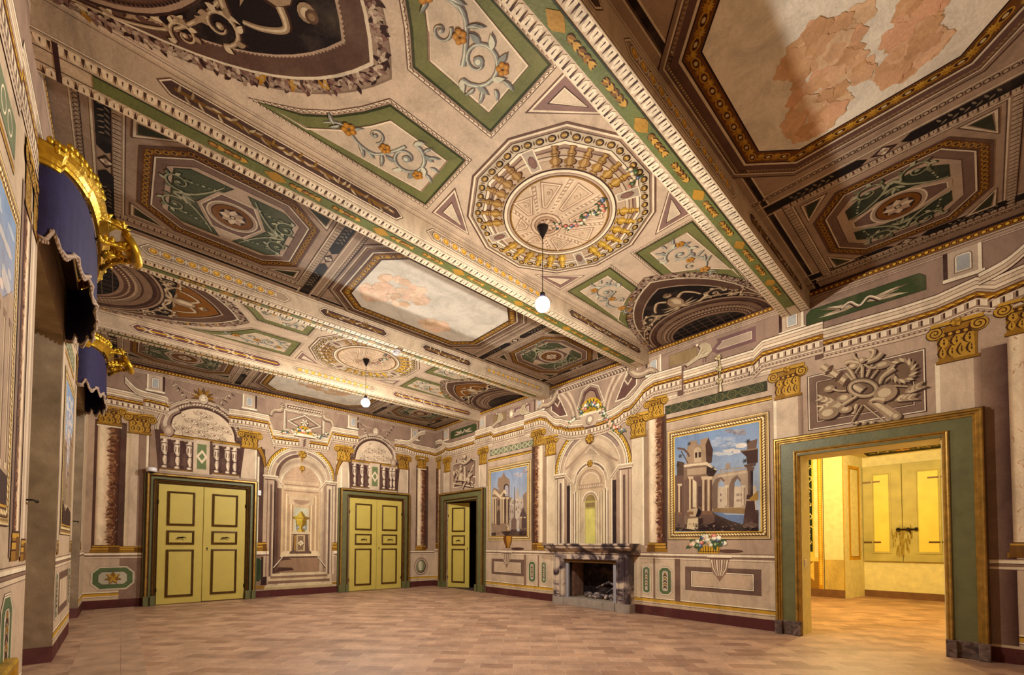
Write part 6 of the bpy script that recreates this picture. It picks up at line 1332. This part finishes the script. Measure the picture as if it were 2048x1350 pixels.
# ------------------------------------------------------------------ next room
NX, NXW, NZC = 13.4, 14.45, 4.3
fl2 = MB().box((XR,D4[0]-2.6,-.12),(NXW+.3,7.0,0)); o = fl2.build('floor_next_room', 'pavers'); T(o, 'terracotta paver floor of the yellow-lit room', 'floor', kind='structure')
ny0, ny1 = .32, 2.36       # window recess
mb = MB(); mb.box((NX,ny1,0),(NX+1.3,7.0,NZC)).box((NX,-2.3,0),(NX+1.3,ny0,NZC)).box((NX,ny0,3.62),(NX+1.3,ny1,NZC)).box((NXW,ny0,0),(NXW+.3,ny1,3.62)).box((XR+TH,6.5,0),(NX,6.9,NZC)).box((XR+TH,-2.3,0),(NX,-2.0,NZC)).box((XR+TH-.002,-2.3,D4[2]+.3),(XR+TH,-1,NZC))
mb.box((XR+TH,-2.3,0),(XR+TH+.02,D4[0]-.02,NZC)).box((XR+TH,D4[1]+.02,0),(XR+TH+.02,4.7,NZC)).box((XR+TH,6.35,0),(XR+TH+.02,6.9,NZC)).box((XR+TH,4.7,2.05),(XR+TH+.02,6.35,NZC)).box((XR+TH,D4[0]-.02,D4[2]+.02),(XR+TH+.02,D4[1]+.02,NZC))
nr = mb.build('wall_next_room', 'limewash'); T(nr, 'pale walls of the yellow-lit room with a deep window recess', 'wall', kind='structure')
o = MB().box((XR+TH,-2.3,NZC),(NXW+.3,7.0,NZC+.1)).build('ceiling_next_room', 'limewash'); T(o, 'plain ceiling of the yellow-lit room', 'ceiling', kind='structure')
# splayed left cheek of the recess
MB().add([(NX,ny1,0),(NXW,ny1-.22,0),(NXW,ny1,0),(NX,ny1,3.62),(NXW,ny1-.22,3.62),(NXW,ny1,3.62)], [(0,1,4,3),(0,3,5,2),(1,2,5,4),(0,2,1),(3,4,5)]).build('splayed_cheek', 'limewash', nr)
MB().box((NX-.012,ny1,0),(NX,6.5,.20)).box((NX-.012,-2.0,0),(NX,ny0,.2)).box((NXW-.012,ny0,0),(NXW,ny1-.22,.17)).build('skirting', node_mat('brown_skirting', (120,84,56), noise=.2), nr)
cv = Cv(lambda a, b, d: (NX-d, a, b)); cv.part('painted_scroll_strip')
cv.rect(2.98, .95, 3.5, 4.0, (212,190,90), 1); cv.rect(3.02, 1.15, 3.22, 3.9, (52,62,56), 2)
for k in range(16): z = 1.25+k*.165; cv.scroll((3.12+.03*(-1)**k, z), .075, k, 1.2, (-1)**k, .02, ((40,46,40),(190,170,110),(236,214,150)), 3, (.004,-.006))
cv.rect(2.80, .05, 2.90, 4.0, (206,150,40), 2); cv.beads([(2.85,.3),(2.85,3.9)], .06, .03, (236,196,90), 3); cv.rect(2.775, .05, 2.79, 4.0, (60,60,40), 2); cv.rect(2.90, .9, 3.4, 1.0, (226,196,110), 3); cv.poly([(3.0,.4),(3.25,.65),(3.0,.9)], (226,190,100), 3); cv.rect(2.9, .2, 3.5, .9, (160,120,60), 2)
cv.rect(ny1+.02, .2, 2.775, .95, (206,176,110), 1); cv.rect(ny1, .2, ny1+.02, 3.7, (190,150,60), 2)
build_cv(cv, nr)
cv = Cv(lambda a, b, d: (a, ny1-.22*(a-NX)/(NXW-NX)-d-.001, b)); cv.part('painted_cheek_panel'); P = [(NX+.25,.95),(NX+.85,.95),(NX+.85,3.35),(NX+.25,3.35)]; cv.stripes(P, [(.07,(214,160,40)),(.02,(150,110,40))], 2, True); build_cv(cv, nr)
cv = Cv(lambda a, b, d: (a, b, 3.62-d)); cv.part('painted_recess_soffit'); cv.rect(NX+.12, ny0+.2, NXW-.12, ny1-.35, (66,60,44), 2); cv.along([((NX+NXW)/2,ny0+.35),((NX+NXW)/2,ny1-.45)], .18, lambda p, u: cv.scroll(p, .11, p[1]*9, 1.2, 1, .03, ((50,46,34),(196,180,120),(236,220,170)), 3, (.004,-.006))); cv.rosette(((NX+NXW)/2,1.3), .16, 8, ((90,60,30),(214,140,70),(236,200,140)), 8); build_cv(cv, nr)
# shutters
wn = empty('window_1', (NXW, 1.2, 0)); T(wn, 'tall closed yellow shutters in the recess of the next room', 'window', kind='structure')
mtN = Matrix(((0,0,-1,0),(1,0,0,-1.2),(0,1,0,0),(0,0,0,1)))
for a0, a1 in ((.58,1.375),(1.385,2.13)):
    m = MB(); m.box((a0,.92,.005),(a1,3.36,.06), mtN, .006); sh_ = m.build('shutter', 'shutter', wn)
    b0, b1 = (a0+.20, a1-.17) if a0 > 1 else (a0+.12, a1-.24)
    m = MB(); m.sweep([(b0,1.12),(b1,1.12),(b1,3.16),(b0,3.16)], [(0,.06),(0,.078),(.02,.078),(.028,.066),(.04,.066),(.045,.06)], mtN, closed=True); m.build('shutter_moulding', 'shutter', sh_)
    m = MB(); m.box((b0+.045,1.165,.06),(b1-.045,3.115,.064), mtN); m.build('sunk_panel', node_mat('bright_yellow_panel', (232,206,92), rough=.5, noise=.12, nscale=3), sh_)
    for z in (1.4, 2.95):
        m = MB(); aa = a1 if a0 > 1 else a0; s = -1 if a0 > 1 else 1
        m.box((aa,z-.02,.061),(aa+s*.34,z+.02,.07), mtN); m.build('strap_hinge', 'goldbrown', sh_)
m = MB(); m.tube([mtN @ Vector(p) for p in ((1.10,1.72,.10),(1.50,1.72,.10))], .018)
for a in (1.13,1.28,1.46): m.box((a-.025,1.68,.06),(a+.025,1.76,.115), mtN, .004)
m.tube([mtN @ Vector(p) for p in ((1.25,1.72,.12),(1.25,1.65,.13),(1.22,1.62,.13))], .012)
o = m.build('bolt', 'dark', wn)
gr = Cv(lambda a, b, d: (NXW-.0645-d, a, b)); gr.part('grime_stain'); rnd = random.Random(6)
for k in range(60):
    t = rnd.random()**1.3; gr.ell((1.38+rnd.gauss(0,.085)*(1.2-t*.5), 1.72-.62*t+rnd.gauss(0,.03)), rnd.uniform(.006,.022), rnd.uniform(.04,.12), mixc((146,122,62),(170,148,80),rnd.random()), 1+k*.01, 8)
gr.build(wn)['grime_stain'].location = -wn.location
# its lamp
def pendant(x, y, zb, ztop, label, r=.085, grp='pendant lamps'):
    t = empty('pendant_lamp', (x, y, ztop)); T(t, label, 'lamp', grp)
    MB().lathe([(.001,-.155),(.008,-.15),(.012,-.135),(.05,-.06),(.068,-.015),(.06,-.001)], 24).build('ceiling_cup', 'black', t)
    MB().tube([(0,0,-.15),(0,0,zb-ztop+r+.03)], .0045, 8).build('cord', 'black', t)
    MB().lathe([(.03,zb-ztop+r-.01),(.03,zb-ztop+r+.05),(.018,zb-ztop+r+.06)], 16).build('lamp_holder', 'black', t)
    m = MB(); m.ball((0,0,zb-ztop), r, 24, 14); m.build('bulb', 'bulb', t)
    return t
pendant(*LAMPS[0][:2], LAMPS[0][2], ZC, 'nearer pendant lamp, bright bulb on a cord under the big painted oculus')
pendant(*LAMPS[1][:2], LAMPS[1][2], ZC, 'farther pendant lamp, bright bulb over the far end of the hall')
# ------------------------------------------------------------------ fireplace
fp = empty('fireplace', (XR, 5.53, 0)); T(fp, 'marble fireplace with a grey-veined mantel and sooty firebox', 'fireplace')
L0 = Vector((-XR, -5.53, 0)); mtF = Matrix.Translation(L0)
m = MB()
prof = [(XR,1.33),(7.03,1.33),(7.02,1.318),(7.02,1.295),(7.035,1.285),(7.06,1.28),(7.055,1.26),(7.06,1.238),(7.08,1.23),(7.13,1.20),(7.17,1.17),(7.18,1.12),(XR,1.12)]
def prism(m, prof, y0, y1, insets=None):
    k = len(prof); V = [(x, y0+(insets[i] if insets else 0), z) for i, (x, z) in enumerate(prof)]+[(x, y1-(insets[i] if insets else 0), z) for i, (x, z) in enumerate(prof)]
    m.add(V, [tuple(range(k)), tuple(range(k, 2*k))[::-1]]+[(i, k+i, k+(i+1) % k, (i+1) % k) for i in range(k)], mt=mtF)
prism(m, prof, 4.42, 6.66, [ (x-7.02)*.62 if 0 < i < len(prof)-1 and z < 1.33 else 0 for i, (x, z) in enumerate(prof)]); m.build('mantel_shelf', 'marble', fp)
MB().box((7.20,4.84,.99),(XR,6.20,1.12), mtF, .008).box((7.185,4.86,1.0),(7.2,6.18,1.03), mtF, .004).build('lintel', 'marble', fp)
for y0, y1 in ((4.56,4.86),(6.18,6.50)):
    m = MB(); yc = (y0+y1)/2; w = (y1-y0)/2; n = 14
    P = [(XR,y0)]+[(7.235-.055*sin(pi*k/n)-.0, yc-w*cos(pi*k/n)) for k in range(n+1)]+[(XR,y1)]
    V = [(x,y,z) for z in (.17,1.12) for x, y in P]; k = len(P)
    m.add(V, [tuple(range(k))[::-1], tuple(range(k,2*k))]+[(i,i+1,k+i+1,k+i) for i in range(k-1)], mt=mtF); j = m.build('jamb', 'marble', fp)
    MB().sweep([(y0+.08,.24),(y1-.08,.24),(y1-.08,1.06),(y0+.08,1.06)], [(0,0),(0,.012),(.01,.012),(.014,.004),(.02,.0)], mtF @ Matrix(((0,0,-1,7.178),(1,0,0,0),(0,1,0,0),(0,0,0,1))), closed=True).build('jamb_panel', 'marble', j)
    m = MB(); P2 = [(XR,y0-.015)]+[(7.225-.062*sin(pi*q/n), yc-(w+.015)*cos(pi*q/n)) for q in range(n+1)]+[(XR,y1+.015)]
    V = [(x,y,z) for z in (0,.17) for x, y in P2]; m.add(V, [tuple(range(k))[::-1], tuple(range(k,2*k))]+[(i,i+1,k+i+1,k+i) for i in range(k-1)], mt=mtF); m.build('jamb_base', 'stone', fp)
m = MB()
for a, b in ((4.88,5.15),(5.155,5.30),(5.305,5.75),(5.755,6.16)): m.box((7.20,a,0),(7.9,b,.168), mtF, .005)
m.build('hearth_slab', 'stone', fp)
# firebox: back leaning forward, brick left cheek
m = MB(); m.box((7.88,4.7,0),(7.98,6.35,1.9), mtF).box((XR+.02,6.17,.17),(7.9,6.3,1.9), mtF).box((XR+.02,4.76,.17),(7.9,4.90,1.9), mtF).box((7.45,4.8,1.9),(7.98,6.3,2.0), mtF).box((7.87,4.88,.17),(7.89,6.18,.62), mtF); m.build('firebox_lining', 'soot', fp)
m = MB(); m.box((XR+.08,6.10,.17),(7.80,6.172,.95), mtF, .01); m.build('brick_cheek', 'warmbrick', fp)
for y0, y1 in ((6.10,6.178),(4.88,4.95)): MB().box((7.27,y0,.168),(7.31,y1,.93), mtF).build('steel_guard', 'steel', fp)
MB().box((7.24,4.86,.93),(7.30,6.20,.995), mtF).build('iron_lintel', 'goldbrown', fp)
m = MB(); rnd = random.Random(2)
for k in range(46): m.ball((mtF @ Vector((7.60+rnd.uniform(-.12,.14), 5.4+rnd.uniform(-.36,.45), .19+rnd.uniform(0,.05)))), (rnd.uniform(.03,.08),rnd.uniform(.03,.09),rnd.uniform(.02,.06)), 7, 5)
o = m.build('ash_heap', 'ash'); o.location = (XR, 5.53, 0); T(o, 'grey heap of ash and rubble inside the fireplace', 'ash', kind='stuff')
m = MB(); m.tube([(7.66,4.98,.40),(7.62,5.3,.52),(7.64,5.62,.38)], [.02,.03,.018], 7).tube([(7.7,5.0,.24),(7.62,5.2,.40),(7.6,5.34,.30)], [.02,.022,.012], 7)
o = m.build('charred_branch', 'ash'); T(o, 'pale charred branch lying on the ash in the fireplace', 'branch')
# ------------------------------------------------------------------ small fittings
sd = empty('smoke_detector', (3.58, 6.97, ZS)); T(sd, 'round white smoke detector under the third ceiling beam', 'smoke detector')
MB().lathe([(.001,-.012),(.075,-.012),(.078,-.004),(.078,0)], 24).build('mounting_plate', 'white', sd); MB().lathe([(.001,-.062),(.035,-.062),(.055,-.05),(.06,-.035),(.058,-.012)], 24).build('sensor_housing', 'white', sd); MB().lathe([(.056,-.034),(.0612,-.034),(.0612,-.028),(.056,-.028)], 24).build('vent_slot', 'black', sd)
dc = empty('dome_camera', (.43, YB-.13, 2.80)); T(dc, 'white dome security camera on the top left corner of the left double door', 'security camera')
MB().lathe([(.001,.075),(.075,.075),(.088,.062),(.09,.0),(.08,-.012)], 24).build('housing', 'white', dc); m = MB(); m.ball((0,0,-.008), (.055,.055,.05), 18, 10); m.build('dome_lens', 'black', dc); MB().box((-.03,.0,.01),(.03,.13,.06)).build('bracket', 'white', dc)
al = empty('alarm_sensor', (2.445, YB-.012, 2.52)); T(al, 'small white alarm sensor box on the wall right of the left double door', 'sensor')
MB().box((-.033,-.045,-.062),(.033,.0,.062), bev=.006).build('housing', 'white', al); MB().box((-.012,-.047,-.01),(.012,-.045,-.002)).build('sensor_window', 'black', al)
for y, z, lab in ((5.0,1.62,'thin iron hook rod at the edge of the nearer window niche'),(9.2,1.62,'thin iron hook rod at the farther window niche')):
    m = MB(); x0 = XL-.0; m.tube([(x0-.02,y-.22,z),(x0+.03,y-.22,z),(x0+.035,y-.12,z+.002)] if 0 else [(XL,y-.24,z),(XL+.045,y-.24,z),(XL+.045,y-.10,z)], .007, 8); m.ball((XL+.045,y-.095,z), .013, 10, 7)
    o = m.build('curtain_hook', 'dark'); T(o, lab, 'hook')
# low gilt-framed panel leaning at the near left edge
lp = empty('gilt_panel', (XL+.005, 3.98, 0)); T(lp, 'low panel with gilded frame against the left wall, at the bottom left edge', 'panel')
MB().box((.0,-.85,0),(.03,.20,.53)).build('backing', 'goldbrown', lp)
MB().sweep([(-.87,.0),(.22,.0),(.22,.56),(-.87,.56)], [(0,0),(0,.05),(.02,.06),(.06,.05),(.08,.03),(.08,0)], Matrix(((0,0,1,.0),(1,0,0,0),(0,1,0,0),(0,0,0,1))), closed=True).build('gilded_frame', 'gold', lp)
# ------------------------------------------------------------------ gilded pelmets with blue valances over the window niches
def pelmet(y0, y1, label):
    ym = (y0+y1)/2; hw = (y1-y0)/2; D = .29
    t = empty('window_pelmet', (XL, ym, 3.6)); T(t, label, 'pelmet', 'gilded pelmets with blue valances')
    def plan(s, e=0):      # s in -1..1 along the bowed front
        a = s*pi/2; n = 2.6
        return ((D+e)*(abs(cos(a))**(2/n)), (hw+e)*(1 if s > 0 else -1)*abs(sin(a))**(2/n))
    N = 44; ss = [-1+2*k/N for k in range(N+1)]
    m = MB(); V = []; F = []
    def zb(s):
        q = abs(s); return 3.78-3.6 - (.16 if q < .8 else .16*max(0,(1-q)/.2)) + .045*cos(s*7*pi) - (.10 if q > .9 else 0)
    rows = 7
    for layer, e in ((0,0),(1,-.012)):
        for s in ss:
            zt = .62
            for r in range(rows+1):
                f = r/rows; x, y = plan(s, e); z = zt+(zb(s)-zt)*f; wv = .012*sin(s*60+f*2)*f
                V.append((x+wv, y, z))
    R = rows+1
    for L_ in (0,1):
        b = L_*(N+1)*R
        for i in range(N):
            for r in range(rows): F.append((b+i*R+r, b+i*R+r+1, b+(i+1)*R+r+1, b+(i+1)*R+r))
    m.add(V, F, True); val = m.build('valance', 'blue', t)
    m = MB(); pts = [(plan(s,.004)[0]+.012*sin(s*60+2), plan(s,.004)[1], zb(s)) for s in ss]; m.tube(pts, .014, 8); m.build('valance_trim', 'fringe', val)
    m = MB()
    for k in range(N*2):
        s = -1+2*k/(N*2); x, y = plan(s, .004); m.ball((x, y, zb(s)-.022), (.009,.009,.016), 6, 4)
    f_ = m.build('tassel_fringe', 'fringe', val); f_['kind'] = 'stuff'
    # gilded cornice: stepped moulding rising to the middle
    def crest(s): q = abs(s); return .66 + (.0 if q > .78 else .05) + (.03 if q < .45 else 0)
    m = MB(); V = []; F = []; prof = [(0,-.07),(.025,-.07),(.035,-.05),(.03,-.03),(.05,.0),(.085,.03),(.09,.06),(.06,.07),(.06,.09),(.02,.10),(0,.06)]; K = len(prof)
    for s in ss:
        c = crest(s)
        for e, z in prof: x, y = plan(s, e); V.append((x, y, c+z))
    for i in range(N):
        for k in range(K-1): F.append((i*K+k, (i+1)*K+k, (i+1)*K+k+1, i*K+k+1))
    F += [tuple(range(K)), tuple(N*K+k for k in range(K))[::-1]]
    m.add(V, F, False); m.build('gilded_cornice', 'gold', t)
    m = MB(); rnd = random.Random(4)
    for k in range(34):    # acanthus beads along the crest
        s = -.93+1.86*k/33
        if abs(s) < .2: continue
        x, y = plan(s, .075); z = crest(s)+.10; a = atan2(y, x)
        m.ball((x, y, z), (.022,.022,.03), 8, 6)
        if k % 2: m.ball((x+.01*cos(a), y+.01*sin(a), z-.045), (.02,.02,.035), 8, 6)
    f_ = m.build('carved_beads', 'gold', t); f_['kind'] = 'stuff'
    # cartouche leaning out from the middle with leafy sprays
    m = MB(); mt = Matrix.Translation((D+.24, 0, .72)) @ Matrix.Rotation(radians(62), 4, 'Y')
    m.lathe([(.001,.012),(.10,.012),(.115,.03),(.125,.05),(.145,.055),(.16,.035),(.165,.0),(.12,-.02),(.001,-.03)], 28, mt @ Matrix.Diagonal((.9,1.25,1,1)))
    for k in range(9): m.ball(mt @ Vector((rnd.uniform(-.05,.05), rnd.uniform(-.09,.09), .02)), (.02,.028,.018), 7, 5)
    m.build('cartouche', 'gold', t)
    m = MB()
    def spray(P, n, r0):
        P = [Vector(p) for p in P]; m.tube(P, [r0]*(len(P)-1)+[r0*.4], 8)
        for k in range(n):
            f = k/n*(len(P)-1); i = int(f); q = P[i].lerp(P[min(i+1,len(P)-1)], f-i); d = (P[min(i+1,len(P)-1)]-P[i]).normalized()
            for s in (-1,0,1):
                v = (d*.55+Vector((rnd.uniform(-.6,.6), s*.8, rnd.uniform(-.2,.9)))).normalized(); l = rnd.uniform(.05,.09)
                m.tube([q, q+v*l*.5+Vector((0,0,.01)), q+v*l], [.012,.02,.003], 6)
    for s in (-1,1):
        spray([(D+.02,s*.42,.74),(D+.08,s*.30,.80),(D+.16,s*.20,.84),(D+.22,s*.17,.80)], 9, .022)
        spray([(D+.02,s*.30,.58),(D+.08,s*.22,.62),(D+.16,s*.16,.66),(D+.24,s*.12,.66)], 8, .02)
    spray([(D+.04,0,.58),(D+.10,0,.62),(D+.16,.0,.64)], 6, .03); spray([(D+.02,0,.82),(D+.12,0,.93),(D+.2,0,.92)], 7, .03)
    m.build('carved_foliage', 'gold', t)
    MB().box((0,-hw+.02,.60),(.10,hw-.02,.66)).build('mounting_board', 'goldbrown', t)
    return t
pelmet(4.76, 6.98, 'nearer gilded pelmet with cartouche and blue valance on the left wall')
pelmet(8.80, 10.62, 'farther gilded pelmet with cartouche and blue valance, near the far wall')
